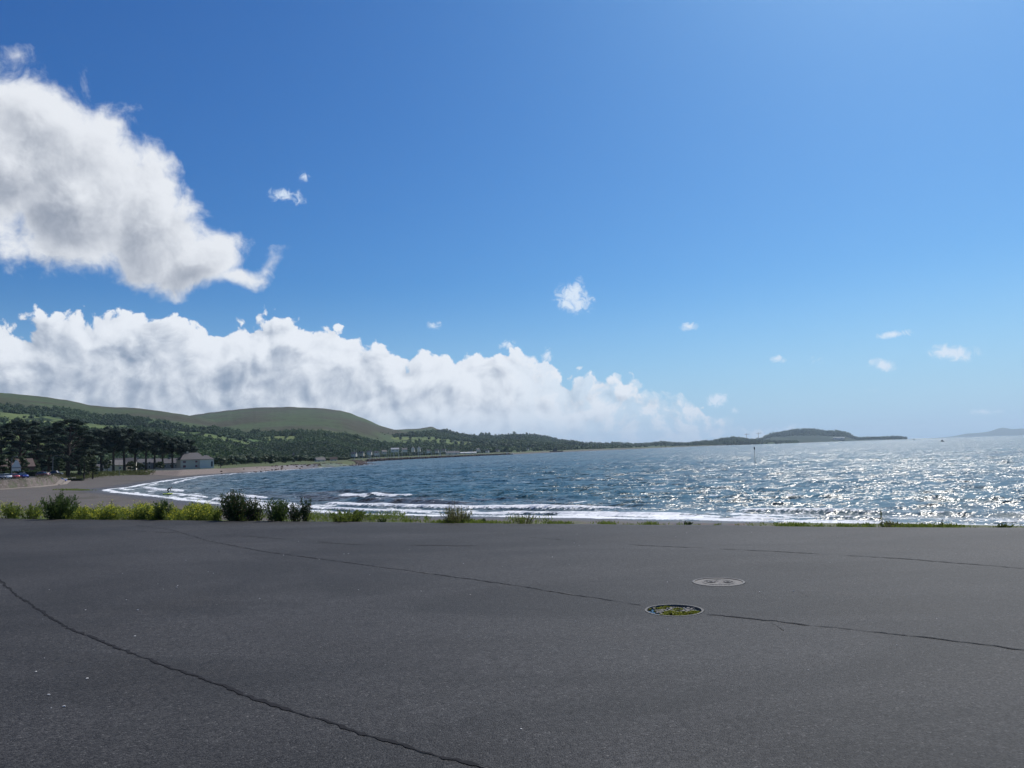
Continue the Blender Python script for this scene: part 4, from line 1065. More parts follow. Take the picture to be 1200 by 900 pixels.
def resample(pts, step):
    P_ = np.array(pts); L = np.concatenate([[0], np.cumsum(np.hypot(*np.diff(P_, axis=0).T))]); s_ = np.arange(0, L[-1], step)
    return np.stack([np.interp(s_, L, P_[:, 0]), np.interp(s_, L, P_[:, 1])], 1)
wl = resample(plat[:5], 1.0)
zt = land_z(*resample(offset([tuple(q) for q in wl], 3.0), .97)[:len(wl)].T)[0] if False else None
gd = lambda Q: land_z(Q[:, 0], Q[:, 1])[0]
inn = np.array(offset([tuple(q) for q in wl], 1.8)); out_ = np.array(offset([tuple(q) for q in wl], -.9)); 
zi = gd(inn) + .15; zo = gd(out_) - .3
k = np.arange(len(wl)); jag = .22 * (fbm(k / 2.3, k * 0, 3, 5) - .5)
fr = np.array(offset([tuple(q) for q in wl], 0.6)) + (fbm(k / 1.7, k * 0, 3, 8) - .5)[:, None] * .5
rings = [[(out_[i][0], out_[i][1], zo[i]), (fr[i][0], fr[i][1], zi[i] - .2 + jag[i]), (inn[i][0], inn[i][1], zi[i] - .2 + jag[i]), (inn[i][0], inn[i][1], zi[i] - .8)] for i in range(len(wl))]
root = empty('sea_wall', (0, 0, 0), label='weathered pinkish stone sea wall below the parked cars, patched with weeds', cat='wall')
MB().loft(rings).build('stonework', WALLM[0], root)
pth = np.array(offset([tuple(q) for q in wl], -1.0)); ptho = np.array(offset([tuple(q) for q in wl], -2.6)); zp = gd(pth) + .25; zq = gd(ptho) + .22
PAVE = plain('pale_concrete', (.25, .21, .175), .85, var=.2, scale=.6)
rings = [[(pth[i][0], pth[i][1], zp[i]), (ptho[i][0], ptho[i][1], zq[i]), (ptho[i][0], ptho[i][1], zq[i] - .5), (pth[i][0], pth[i][1], zp[i] - .5)] for i in range(len(wl))]
o = MB().loft(rings).build('path', PAVE); tag(o, kind='structure')
# weeds and brush on the bank
C = []; 
for i in range(len(wl)):
    if fbm(np.array([i / 3.]), np.array([0.]), 3, 66)[0] > .40:
        m_ = 60; C.append(np.array([fr[i][0], fr[i][1], zi[i]]) + rng.normal(size=(m_, 3)) * [.7, .7, .45] + [0, 0, -.2])
C = np.concatenate(C); V, Fq = leaves(C, rng.uniform(.12, .3, len(C)), .6)
o = np_mesh('brush', V, Fq, leafy('brush_leaves', (.06, .065, .025), (.13, .12, .05), trans=.2), smooth=False, attrs=dict(rnd=np.repeat(rng.uniform(size=len(C)), 4)))
tag(o, 'scrubby weeds growing over the stone sea wall', 'weeds', kind='stuff')
# pale steps ramp at the wall's end
a = at_z(67, 567.8, -4.4); b_ = at_z(73, 561.8, -3.0)
root = empty('slipway', a, label='narrow pale concrete slipway at the right end of the sea wall', cat='slipway')
d = b_ - a; nrm_ = Vector((-d.y, d.x, 0)).normalized() * .7
MB().add([nrm_, -nrm_, d - nrm_, d + nrm_, nrm_ - Vector((0, 0, .8)), -nrm_ - Vector((0, 0, .8)), d - nrm_ - Vector((0, 0, .8)), d + nrm_ - Vector((0, 0, .8))],
         [(0, 1, 2, 3), (4, 5, 6, 7), (0, 1, 5, 4), (1, 2, 6, 5), (2, 3, 7, 6), (3, 0, 4, 7)]).build('ramp', PAVE, root)
# road along the front
rd = np.array(offset([tuple(q) for q in wl], 3.0)); rd2 = np.array(offset([tuple(q) for q in wl], 17)); 
m = plain('road_asphalt', (.07, .07, .075), .85, scale=.5)
rings = [[(rd[i][0], rd[i][1], gd(rd[i:i+1])[0] + .06), (rd2[i][0], rd2[i][1], gd(rd2[i:i+1])[0] + .06)] for i in range(0, len(wl), 3)]
o = MB().loft(rings, close=False, caps=False).build('road', m); tag(o, kind='structure')

# bin at the foot of the wall
g = at_z(43, 568, -4.4); g.z = gd(np.array([[g.x, g.y]]))[0] + .2
bn = empty('litter_bin', g, label='black litter bin on the walkway at the foot of the sea wall', cat='bin')
BLK = plain('black_plastic', (.012, .012, .014), .5)
MB().loft([[(s_ * .34 * x, s_ * .34 * y, z) for x, y in ((-1, -1), (1, -1), (1, 1), (-1, 1))] for s_, z in ((.85, 0), (1, .85), (1.08, .87), (1.08, .93))]).build('body', BLK, bn)
MB().loft([[(s_ * .36 * x, s_ * .36 * y, z) for x, y in ((-1, -1), (1, -1), (1, 1), (-1, 1))] for s_, z in ((1.05, .95), (.8, 1.12), (.3, 1.17))]).build('lid', BLK, bn)

# ------------------------------------------------------------------ cars
GLASS = plain('car_glass', (.015, .02, .025), .08, spec=.8); TYRE = plain('tyre_rubber', (.015, .015, .015), .9); RIMM = plain('wheel_rim', (.45, .45, .47), .35, .9)
LAMP = plain('headlight_glass', (.75, .76, .78), .12); PLATE = plain('number_plate', (.75, .75, .70), .5)
def paint(name, c): 
    m = plain(name, c, .28, .1, var=.05); m.node_tree.nodes['Principled BSDF'].inputs['Coat Weight'].default_value = .6; return m
def car(loc, rz, col, label, h=1.48, L=4.1, W=1.76, boxy=0.0):
    root = empty('parked_car', loc, rz, label=label, cat='car', group='cars parked along the sea front')
    st = [(-L / 2, .42, .62, .62), (-L * .47, .26, .80, .80), (-L * .36, .20, .90, .94), (-L * .12, .19, .93, 1), (L * .15, .19, .93, 1), (L * .34, .20, .92 + .1 * boxy, .98), (L * .46, .26, .88 + .12 * boxy, .86), (L / 2, .40, .70, .74)]
    R_ = []
    for x, z0, z1, wd in st:
        y = W / 2 * wd; R_.append([(x, -y * .9, z0), (x, -y, (z0 + z1) * .5 - .05), (x, -y * .97, z1 - .10), (x, -y * .80, z1), (x, y * .80, z1), (x, y * .97, z1 - .10), (x, y, (z0 + z1) * .5 - .05), (x, y * .9, z0)])
    MB().loft(R_).build('body', col, root, smooth=True)
    cb = [(-L * .24, .90, .90, .80), (-L * .08, .90, h - .05, .73), (L * .12, .90, h, .72), (L * .30, .90, h - .06 + .02 * boxy, .70), (L * .43, .88, .92 + .3 * boxy, .74)]
    R_ = []
    for x, z0, z1, wd in cb:
        y = W / 2 * wd; R_.append([(x, -W / 2 * .86, z0 - .02), (x, -y * .96, z1 - .06), (x, -y * .85, z1 - .02), (x, y * .85, z1 - .02), (x, y * .96, z1 - .06), (x, W / 2 * .86, z0 - .02)])
    MB().loft(R_).build('windows', GLASS, root)
    R_ = []
    for x, z0, z1, wd in cb[1:4]:
        y = W / 2 * wd; R_.append([(x, -y * .9, z1 - .05), (x, -y * .86, z1 + .01), (x, y * .86, z1 + .01), (x, y * .9, z1 - .05)])
    MB().loft(R_).build('roof', col, root)
    for sx in (-1, 1):
        for sy in (-1, 1):
            x, y = sx * L * .31, sy * (W / 2 - .10)
            wh = MB().tube([(x, y - .10, .31), (x, y + .10, .31)], .31, 14).build('wheel', TYRE, root)
            MB().tube([(x, y - .106, .31), (x, y + .106, .31)], .19, 10).build('rim', RIMM, wh)
    for sy in (-1, 1):
        MB().box((-L * .47, sy * W * .34, .66), (.12, .30, .15)).build('headlight', LAMP, root)
        MB().box((-L * .20, sy * W * .53, .98), (.12, .16, .11)).build('door_mirror', col, root)
    MB().box((-L * .495, 0, .42), (.04, .5, .11)).build('number_plate', PLATE, root)
    return root
def park(px, r_, heading_off, col, label, **kw):
    g = ground_at(px, r_); g.z += .07
    to_cam = math.atan2(-g.y, -g.x)                  # the car's nose is its -X end
    return car(g, to_cam + math.pi + heading_off, col, label, **kw)
CGREY, CWHT, CRED, CBLU, CDRK, CMAR, CSIL = (paint(n, c) for n, c in (('grey_paint', (.12, .12, .14)), ('white_paint', (.72, .73, .74)), ('red_paint', (.42, .025, .025)), ('blue_paint', (.02, .05, .30)), ('black_paint', (.02, .022, .03)), ('maroon_paint', (.16, .02, .03)), ('silver_paint', (.42, .44, .47))))
park(-8, 218, .3, CSIL, 'silver car parked leftmost, cut by the photo\'s edge')
park(1.5, 219, .3, CGREY, 'dark grey car parked left of the white one')
park(8.5, 220, .35, CWHT, 'white car parked between the grey and the red one')
park(17.5, 221, .4, CRED, 'bright red car parked between the white and the blue one')
park(27.5, 223, .4, CBLU, 'deep blue car parked at the right end of the row')
park(51, 238, .9, CMAR, 'dark red car with pale windscreen glare, standing apart from the row')
park(66, 262, 1.2, CDRK, 'black car parked near the standing person', boxy=.6, h=1.65)
park(71, 268, 1.2, CBLU, 'dark blue car mostly hidden by the person and the black car', h=1.5)
park(-24, 216, .3, CDRK, 'black car beyond the left edge of the row')

# ------------------------------------------------------------------ houses
WHITE = plain('white_render', (.76, .70, .60), .8, var=.08, scale=.5); CREAM = plain('cream_render', (.62, .53, .40), .85, var=.1, scale=.5); BRICK = plain('red_brick', (.13, .075, .06), .9, var=.25, scale=2)
SLATE = plain('slate_roof', (.085, .08, .085), .75, var=.3, scale=1.2); TILE = plain('brown_tile_roof', (.09, .06, .052), .85, var=.3, scale=1.2); WFR = plain('window_frame_white', (.7, .7, .7), .5); WGL = plain('window_glass', (.03, .04, .05), .1, spec=.8); DOORM = plain('door_wood', (.10, .05, .03), .6)
SHADEDR = plain('shaded_pale_render', (.20, .19, .18), .85, var=.15, scale=.5)  # pale walls behind the pine trunks, their shade put into a darker colour
WGLR = plain('curtained_window', (.20, .05, .04), .4)
def house(loc, rz, L, D, H_, rh, wallm, roofm, label, wins=(), doors=(), chim=(), hip=0.0, cat='house', group=None, glass=None, name='house'):
    """front face looks along -Y in its own frame; L along X"""
    root = empty(name, loc, rz, label=label, cat=cat, group=group)
    x, y = L / 2, D / 2
    hp = hip * D / 2
    MB().add([(-x, -y, -1), (x, -y, -1), (x, y, -1), (-x, y, -1), (-x, -y, H_), (x, -y, H_), (x, y, H_), (-x, y, H_), (-x + hp, 0, H_ + rh - .05), (x - hp, 0, H_ + rh - .05)],
             [(0, 1, 2, 3), (0, 1, 5, 4), (2, 3, 7, 6), (1, 2, 6, 5), (3, 0, 4, 7), (4, 5, 9, 8), (7, 6, 9, 8), (4, 8, 7), (5, 9, 6)]).build('wall', wallm, root)
    e = .35; z0 = H_ - e * rh / y; x2 = x + .3; th = .16
    V = [(-x2, -y - e, z0), (x2, -y - e, z0), (x2, y + e, z0), (-x2, y + e, z0), (-x2 + hp, 0, H_ + rh), (x2 - hp, 0, H_ + rh)]
    V += [(a, b2, c2 + th) for a, b2, c2 in V]
    Fs = [(0, 1, 5, 4), (3, 2, 5, 4), (6, 7, 11, 10), (9, 8, 11, 10), (0, 1, 7, 6), (2, 3, 9, 8), (0, 4, 10, 6), (3, 4, 10, 9), (1, 5, 11, 7), (2, 5, 11, 8)]
    if hip: Fs += [(6, 10, 9), (7, 11, 8), (0, 4, 3), (1, 5, 2)]
    rf = MB().add(V, Fs).build('roof', roofm, root)
    for cx_ in chim:
        MB().box((cx_, 0, H_ + rh + .35), (.9, .6, 1.4)).build('chimney', wallm, rf)
    for (wx, wz, ww, wh) in wins:
        f = MB().box((wx, -y - .02, wz), (ww + .16, .10, wh + .16)).build('window', WFR, root)
        MB().box((wx, -y - .06, wz), (ww, .08, wh)).build('pane', glass or WGL, f)
    for (dx, dw, dh) in doors:
        MB().box((dx, -y - .03, dh / 2), (dw, .12, dh)).build('door', DOORM, root)
    return root
def face(g, off=0): return math.atan2(-g.x, g.y) * 1.0 + off       # turn so that the -Y face looks at the camera's side of the bay
def hz_(px, r_, **kw):
    g = ground_at(px, r_); off = kw.pop('off', 0); return house(g, face(g, off), label=kw.pop('label'), **kw)
# pale two-storey house on the right of the pines: long wing plus gable block
hz_(224, 420, L=13, D=9, H_=5.2, rh=3.4, wallm=CREAM, roofm=SLATE, off=.25, label='pale two storey house with grey hipped roof at the right end of the pines', hip=.7, wins=[(-4.6, 3.9, 1.5, 1.1), (-4.6, 1.5, 1.5, 1.3), (1.5, 3.9, 1.2, 1.1), (1.5, 1.5, 1.2, 1.2)], chim=(-2,), glass=WGLR)
hz_(241, 423, L=7.2, D=8, H_=5.0, rh=2.0, wallm=WHITE, roofm=SLATE, off=.15, label='whitish side block joined to the right of the pale two storey house', hip=.8, wins=[(2.6, 2.3, .9, 2.8)])
hz_(199, 460, L=15, D=8, H_=3.6, rh=2.6, wallm=SHADEDR, roofm=SLATE, off=.1, label='shaded pale house right behind the last bare pine trunks', wins=[(x, 2.0, 1.1, 1.3) for x in (-6, -3, 0, 3, 6)], doors=[(4.6, 1, 2.1)], chim=(0,))
hz_(170, 462, L=16, D=8, H_=4.2, rh=2.2, wallm=SHADEDR, roofm=SLATE, off=.1, label='long pale house half hidden behind the middle of the bare pine trunks', wins=[(x, z, 1.1, 1.2) for x in (-7, -4, -1, 2, 5, 8) for z in (1.6, 4.0)], chim=(-4, 5))
hz_(147, 434, L=11, D=9, H_=2.8, rh=4.2, wallm=WHITE, roofm=SLATE, off=-.1, label='low white walled house with a broad grey roof between the pine trunks', wins=[(-3, 1.5, 1.6, 1.2), (2, 1.5, 1.2, 1.2)])
hz_(136, 427, L=8, D=8, H_=3.4, rh=2.6, wallm=CREAM, roofm=SLATE, off=.5, label='small cream house left of the broad grey roofed one', wins=[(0, 1.7, 1.2, 1.2)])
hz_(120, 434, L=7, D=6, H_=2.4, rh=1.6, wallm=WHITE, roofm=SLATE, off=0, label='tiny white outbuilding glimpsed between trunks left of the cream house', wins=[(0, 1.3, 1.2, .9)])
hz_(12, 268, L=13, D=8, H_=3.6, rh=2.6, wallm=BRICK, roofm=TILE, off=.2, label='brownish brick villa behind the hedge at the left', wins=[(-4, 2.9, 1.2, 1.2), (-1, 2.9, 1.2, 1.2), (-4, 1, 1.2, 1.2), (3, 1.2, 1.4, 1.4)], chim=(-3, 4))
hz_(19.3, 258, L=2.6, D=4, H_=3.1, rh=.1, wallm=WHITE, roofm=TILE, off=0, label='small white gabled porch in front of the brownish villa', wins=[(0, 1.6, .8, 1.0)], name='porch', cat='porch')
porch = [o for o in COL.objects if o.name.startswith('porch')][-1]
MB().add([(-1.5, -2.1, 3.0), (1.5, -2.1, 3.0), (.35, -2.1, 5.6), (-.35, -2.1, 5.6), (-1.5, .9, 3.0), (1.5, .9, 3.0), (.35, .9, 5.6), (-.35, .9, 5.6)], [(0, 1, 2, 3), (4, 5, 6, 7), (0, 1, 5, 4), (1, 2, 6, 5), (2, 3, 7, 6), (3, 0, 4, 7)]).build('gable', WHITE, porch)
hz_(-22, 262, L=12, D=8, H_=3.8, rh=2.4, wallm=BRICK, roofm=TILE, off=.2, label='brick house beyond the left edge of the villa', wins=[(-3, 2.9, 1.2, 1.2), (3, 2.9, 1.2, 1.2)])
# low white walls along the front
def lowwall(px0, px1, r0_, r1_, h, label, mat=WHITE, th=.3):
    a = ground_at(px0, r0_); b_ = ground_at(px1, r1_); d = b_ - a
    o = empty('garden_wall', (a + b_) / 2, math.atan2(d.y, d.x), label=label, cat='wall')
    MB().box((0, 0, h / 2 - .2), (d.xy.length, th, h + .4)).build('wall', mat, o); MB().box((0, 0, h + .04), (d.xy.length + .1, th + .14, .1)).build('coping', PAVE, o)
lowwall(52.5, 65, 262, 275, 1.25, 'bright white garden wall behind the dark red car')
lowwall(74.5, 89, 288, 305, .8, 'low thin white wall right of the standing person')
lowwall(33, 52, 252, 262, .7, 'low pinkish wall between the hedge and the white wall', plain('pink_stone', (.30, .22, .19), .9))
lowwall(176, 216, 385, 392, .7, 'long low pale wall along the promenade by the houses', CREAM)
# street lamps
LPM = plain('lamp_metal', (.25, .26, .27), .5, .5)
def lamp(px, r_, h, label):
    g = ground_at(px, r_); o = empty('street_lamp', g, face(g), label=label, cat='street lamp', group='street lamps on the sea front')
    MB().tube([(0, 0, -.2), (0, 0, h * .5), (0, 0, h)], [.09, .07, .05], 8).build('pole', LPM, o)
    MB().tube([(0, 0, h), (.3, 0, h + .25), (.9, 0, h + .3)], .04, 6).build('arm', LPM, o); MB().box((1.15, 0, h + .27), (.6, .2, .12)).build('lamp_head', LPM, o)
lamp(62, 262, 6.5, 'street lamp by the white garden wall'); lamp(14, 226, 6.0, 'street lamp above the white and red cars'); lamp(99, 312, 6.5, 'street lamp below the pines at the dune grass'); lamp(140, 345, 6, 'street lamp before the small cream house')

# ------------------------------------------------------------------ people
SKIN = plain('skin', (.45, .28, .20), .6); HAIR = plain('dark_hair', (.03, .02, .015), .7)
def person(loc, rz, joints, edges, rad, mat, label, head, extra=()):
    root = empty('person', loc, rz, label=label, cat='person')
    me = bpy.data.meshes.new('body'); me.from_pydata(joints, edges, []); me.materials.append(mat)
    o = bpy.data.objects.new('body', me); COL.objects.link(o); o.parent = root
    sk = o.modifiers.new('skin', 'SKIN'); sk.use_smooth_shade = True
    for v_, r_ in zip(me.skin_vertices[0].data, rad): v_.radius = (r_, r_)
    me.skin_vertices[0].data[0].use_root = True
    sb = o.modifiers.new('sub', 'SUBSURF'); sb.levels = 1; sb.render_levels = 1
    V, Fb = blobs(np.array([head]), np.array([[.095, .10, .125]]), .0); np_mesh('head', V, Fb, SKIN, root)
    V, Fb = blobs(np.array([[head[0], head[1] + .02, head[2] + .035]]), np.array([[.105, .11, .115]]), .05); np_mesh('hair', V, Fb, HAIR, root)
    return root
def standing(loc, rz, top, label, sp=.12):
    J = [(0, 0, .92), (0, 0, 1.12), (0, 0, 1.38), (0, -.01, 1.5), (.10, 0, .88), (.12, -.02, .5), (.12, .0, .10), (.12, -.14, .05), (-.10, 0, .88), (-.12, sp, .5), (-.12, sp * 1.3, .10), (-.12, sp, .05),
         (.19, 0, 1.38), (.24, .02, 1.12), (.24, -.08, .90), (.24, -.10, .80), (-.19, 0, 1.38), (-.24, .02, 1.12), (-.24, -.08, .90), (-.24, -.10, .80)]
    E = [(0, 1), (1, 2), (2, 3), (0, 4), (4, 5), (5, 6), (6, 7), (0, 8), (8, 9), (9, 10), (10, 11), (2, 12), (12, 13), (13, 14), (14, 15), (2, 16), (16, 17), (17, 18), (18, 19)]
    Rr = [.15, .14, .16, .06, .10, .075, .05, .04, .10, .075, .05, .04, .07, .05, .04, .035, .07, .05, .04, .035]
    return person(loc, rz, J, E, Rr, top, label, (0, -.02, 1.64))
PINK = plain('pale_pink_clothes', (.62, .42, .42), .8); WETS = plain('black_wetsuit', (.012, .013, .016), .5); NAVY = plain('navy_clothes', (.03, .035, .06), .8)
g = ground_at(72, 256); g.z += .07; standing(g, 2.9, PINK, 'person in pale pink and white clothes standing beside the black car')
g = ground_at(258.5, 400); standing(g, 1.2, NAVY, 'person in dark clothes standing on the promenade right of the last house')
# the surfer bending over a bright yellow board at the water's edge
g = at_z(196.5, 579.2, SEA + .12)
J = [(0, 0, .62), (-.10, 0, .78), (-.34, 0, .92), (-.46, 0, .94), (.02, .12, .55), (-.16, .15, .30), (.10, .16, .06), (-.02, .16, .0), (.02, -.12, .55), (-.14, -.15, .30), (.12, -.16, .06), (.0, -.16, .0),
     (-.34, .17, .86), (-.42, .20, .58), (-.52, .18, .36), (-.58, .17, .30), (-.34, -.17, .86), (-.42, -.20, .58), (-.52, -.18, .36), (-.58, -.17, .30)]
E = [(0, 1), (1, 2), (2, 3), (0, 4), (4, 5), (5, 6), (6, 7), (0, 8), (8, 9), (9, 10), (10, 11), (2, 12), (12, 13), (13, 14), (14, 15), (2, 16), (16, 17), (17, 18), (18, 19)]
Rr = [.16, .15, .17, .07, .11, .08, .055, .04, .11, .08, .055, .04, .07, .05, .04, .035, .07, .05, .04, .035]
SURF = person(g + Vector((0, .0, .12)), 3.6, J, E, Rr, WETS, 'person in a black wetsuit crouching over the yellow board in the surf', (-.58, 0, .98))
SURF.scale = (1.3, 1.3, 1.3)
YB = plain('neon_yellow', (.62, .75, .02), .4)
bd_ = empty('yellow_board', g + Vector((.25, -.5, -.02)), .12, label='neon yellow inflatable board in the surf beneath the crouching person', cat='board')
R_ = []
for q in np.linspace(-1, 1, 11):
    wd = .42 * (1 - abs(q) ** 2.6) ** .5 + .01; zz_ = .10 * max(0, abs(q) - .5) ** 2 * 4
    R_.append([(q * 1.05, wd * math.cos(a), .13 + zz_ + .13 * math.sin(a) * (wd / .43)) for a in np.linspace(0, 2 * math.pi, 11)[:-1]])
MB().loft(R_).build('hull', YB, bd_, smooth=True)
MB().tube([(.3, -.1, .26), (.3, 0, .33), (.3, .1, .26)], .02, 5).build('handle', BLK, bd_); MB().box((-.85, 0, .0), (.25, .03, .2)).build('fin', BLK, bd_)

# ------------------------------------------------------------------ sea mark, boats
GRN = plain('dark_painted_steel', (.02, .035, .03), .6)
g = at_z(885, 543, SEA); bt = empty('sea_mark', g, label='thin dark pole beacon standing in the bay before the far headland', cat='beacon')
hh_ = at_r(885, 523.5, g.xy.length).z - SEA
MB().tube([(0, 0, -2), (0, 0, hh_ * .6), (0, 0, hh_)], [.11, .08, .05], 8).build('pole', GRN, bt)
MB().loft([[(s_ * x, s_ * y, z) for x, y in ((-1, -1), (1, -1), (1, 1), (-1, 1))] for s_, z in ((.05, hh_ - 1.0), (.2, hh_ - .9), (.2, hh_ - .3), (.05, hh_))]).build('topmark', GRN, bt)
def hullmb(L, B, Hh, mb=None):
    mb = mb or MB(); R_ = []
    for q in np.linspace(0, 1, 7):
        wd = B / 2 * (math.sin(math.pi * (.18 + .82 * (1 - q))) ** .5 if q < .97 else .04); dz = Hh * .25 * q ** 2
        R_.append([(q * L - L / 2, -wd, Hh + dz), (q * L - L / 2, -wd * .75, 0), (q * L - L / 2, 0, -.3 + .25 * q), (q * L - L / 2, wd * .75, 0), (q * L - L / 2, wd, Hh + dz)])
    return mb.loft(R_)
def boat(px, py, rng_, L, label, hullm, cabm, cabh=1.4, heading=0.3):
    p = at_r(px, py, rng_); o = empty('boat', (p.x, p.y, SEA), heading, label=label, cat='boat')
    hullmb(L, L * .3, L * .09).build('hull', hullm, o); MB().box((-L * .1, 0, L * .09 + cabh / 2), (L * .3, L * .17, cabh)).build('cabin', cabm, o)
    MB().tube([(-L * .05, 0, L * .09 + cabh), (-L * .05, 0, L * .09 + cabh + L * .25)], .06 + L * .002, 5).build('mast', LPM, o)
DKH = plain('dark_hull', (.02, .025, .035), .5)
boat(1071, 513.6, 4200, 16, 'small dark boat on the sea horizon beyond the low point', DKH, CWHT, 2.5)
boat(1104.5, 516.6, 1500, 9, 'small dark boat off to the right on the glittering sea', DKH, DKH, 1.6)
boat(652, 529.6, 1900, 34, 'dark barge moored off the wooded shore past the breakwater', DKH, DKH, 4, .1)
boat(596, 532.6, 1440, 17, 'white motor boat at the tip of the breakwater', CWHT, CWHT, 2.2, .1)

# marina: breakwater of dark rock, yachts with bare masts
ROCK = plain('shore_rock', (.085, .058, .048), .95, var=.45, scale=.5)
bw = resample([tuple(at_r(x, 500, r_)[:2]) for x, r_ in ((430, 860), (440, 885), (452, 935), (480, 1015), (508, 1100), (540, 1230), (563, 1325), (598, 1420))], 2.4)
n = len(bw) * 7; i_ = rng.integers(0, len(bw), n)
C = np.column_stack([bw[i_] + rng.normal(size=(n, 2)) * 2.0, SEA + .2 + rng.uniform(0, 1, n) * 2.0]); sz = rng.uniform(.7, 1.6, n)
V, Fb = blobs(C, np.stack([sz, sz, sz * .7], 1), .3)
o = np_mesh('breakwater_rocks', V, Fb, ROCK, smooth=False); tag(o, 'long low breakwater of dark rocks in front of the marina', 'rocks', kind='stuff')
# rocks and dry shingle ridge along the near point
sp_ = resample([shore_pt(*p_) for p_ in [(272, 555), (290, 554), (318, 552), (340, 550.6), (360, 549.2), (390, 547.4), (412, 546.2), (425, 545.2), (428, 543.8), (420, 542.6), (434, 541)]], 1.5)
n = len(sp_) * 8; i_ = rng.integers(0, len(sp_), n); XY = sp_[i_] + rng.normal(size=(n, 2)) * [3.5, 4.5] + [-1, 3]
dns = rng.uniform(size=n) < .15 + .85 * sst(i_ / len(sp_), .45, .7); XY = XY[dns]; n = len(XY)
zz = np.maximum(land_z(XY[:, 0], XY[:, 1])[0], SEA - .2); sz = rng.uniform(.25, .85, n)
V, Fb = blobs(np.column_stack([XY, zz + sz * .1]), np.stack([sz, sz, sz * .6], 1), .3)
tag(np_mesh('shore_rocks', V, Fb, ROCK, smooth=False), 'brown rocks strewn along the low grassy point', 'rocks', kind='stuff')
YH = plain('yacht_hull_white', (.70, .71, .72), .3); YM = plain('yacht_mast', (.48, .50, .52), .4, .3); YC = plain('sail_cover_blue', (.05, .08, .20), .7)
proto = empty('yacht', (0, 0, SEA), label='moored yacht with bare mast in the crowded far marina', cat='yacht', group='yachts moored in the marina')
hullmb(9.5, 3.0, .95).build('hull', YH, proto, smooth=True)
MB().loft([[(x, -w2, .95), (x, -w2 * .8, .95 + hh2), (x, w2 * .8, .95 + hh2), (x, w2, .95)] for x, w2, hh2 in ((-2.4, .9, .5), (-.5, 1.0, .6), (1.8, .7, .35))]).build('cabin', YH, proto)
MB().tube([(.4, 0, .9), (.4, 0, 12)], [.17, .13], 6).build('mast', YM, proto)
MB().tube([(.3, 0, 2.3), (-3.4, 0, 2.2)], .09, 5).build('boom', YM, proto); MB().tube([(.2, 0, 2.5), (-3.2, 0, 2.42)], [.22, .14], 6).build('sail_cover', YC, proto)
ybase = [(px, rr) for px, rr in zip(rng.uniform(414, 566, 66), rng.uniform(0, 1, 66))]
for i, (px, q) in enumerate(sorted(ybase)):
    lo = np.interp(px, [414, 425, 452, 508, 563], [800, 860, 985, 1150, 1375]); r_ = lo + q * 110
    o = proto if i == 0 else copy_tree(proto)
    p = at_r(px, 500, r_); o.location = (p.x, p.y, SEA); o.rotation_euler = (0, 0, rng.choice([.2, .2 + math.pi]) + rng.normal() * .06); s_ = rng.uniform(.7, 1.12); o.scale = (s_, s_, s_ * rng.uniform(.9, 1.1))
# marina sheds
def far_house(px, r_, py, L, H_, rh, wm, rm, label, name='house', cat='house', off=0.0, group=None, dz=0):
    p = at_r(px, py, r_); root_ = house(p, face(p, off), L, L * .6, H_, rh, wm, rm, label, wins=[(-L * .25, H_ * .55, L * .14, H_ * .3), (L * .25, H_ * .55, L * .14, H_ * .3)], cat=cat, name=name, group=group)
    return root_
far_house(531, 1560, 533.4, 26, 4.5, 3.5, WHITE, SLATE, 'dark roofed boat shed behind the right part of the marina', 'shed', 'shed')
far_house(549, 1620, 532.6, 34, 3.5, 1.8, WHITE, plain('pale_roof', (.45, .45, .45), .7), 'long low pale roofed shed right of the dark roofed boat shed', 'shed', 'shed')
far_house(463, 1350, 529.2, 14, 4, 2.4, WHITE, plain('grey_metal_roof', (.30, .31, .33), .6), 'pale grey roofed hall above the left part of the marina', 'hall', 'hall')
far_house(474, 1360, 529.4, 9, 4, 2.4, WHITE, SLATE, 'white house right of the pale grey roofed hall', off=.3)
far_house(484, 1370, 529.0, 10, 5, 3.5, WHITE, SLATE, 'white gabled house above the marina, left of a similar pair', off=1.5)
far_house(491, 1380, 528.8, 9, 5, 3.5, WHITE, SLATE, 'white gabled house above the marina between two others', off=1.5)
far_house(375, 760, 542.6, 9, 3, 2.2, WHITE, SLATE, 'small white cottage among trees left of the low point', off=.4)
far_house(391, 800, 541.2, 7, 2.6, 2, WHITE, TILE, 'tiny white hut by the rocks of the low point', 'hut', 'hut')
far_house(340, 1500, 524.5, 14, 4.5, 3, CREAM, TILE, 'cream house alone in the woods under the long hill')
far_house(393, 1500, 522.5, 16, 4.5, 3, WHITE, TILE, 'pale house on the clearing above the low point', off=.5)
far_house(276, 1100, 537.5, 11, 4.5, 3, CREAM, SLATE, 'pale house in the trees left of the church tower', off=.3)
far_house(275, 1300, 531, 11, 4.5, 3, WHITE, SLATE, 'white house higher among the trees left of the church tower')
far_house(983, 6900, 515.0, 90, 14, 2, WHITE, plain('station_roof', (.6, .6, .6), .7), 'large white industrial block at the foot of the domed headland', 'industrial_building', 'building')
# scattered village houses above the marina
cnt = 0
ORD = 'first second third fourth fifth sixth seventh eighth ninth tenth eleventh twelfth thirteenth fourteenth'.split()
for px, py, r_ in sorted([(415, 534.5, 1150), (424, 533.8, 1180), (433, 532.5, 1220), (441, 533, 1240), (450, 531.6, 1280), (502, 530.4, 1480), (512, 530, 1500), (520, 529.4, 1560), (571, 530, 1750), (583, 529.4, 1800), (597, 528.6, 1900), (608, 529, 1950), (618, 527.4, 2050), (560, 528.5, 1800)]):
    far_house(px, r_, py, rng.uniform(6, 9), 3.4, 2.4, [WHITE, CREAM][cnt % 3 == 1], SLATE, ORD[cnt] + ' from the left of the small pale village houses round the marina', off=rng.uniform(-.6, .6), group='village houses round the marina'); cnt += 1
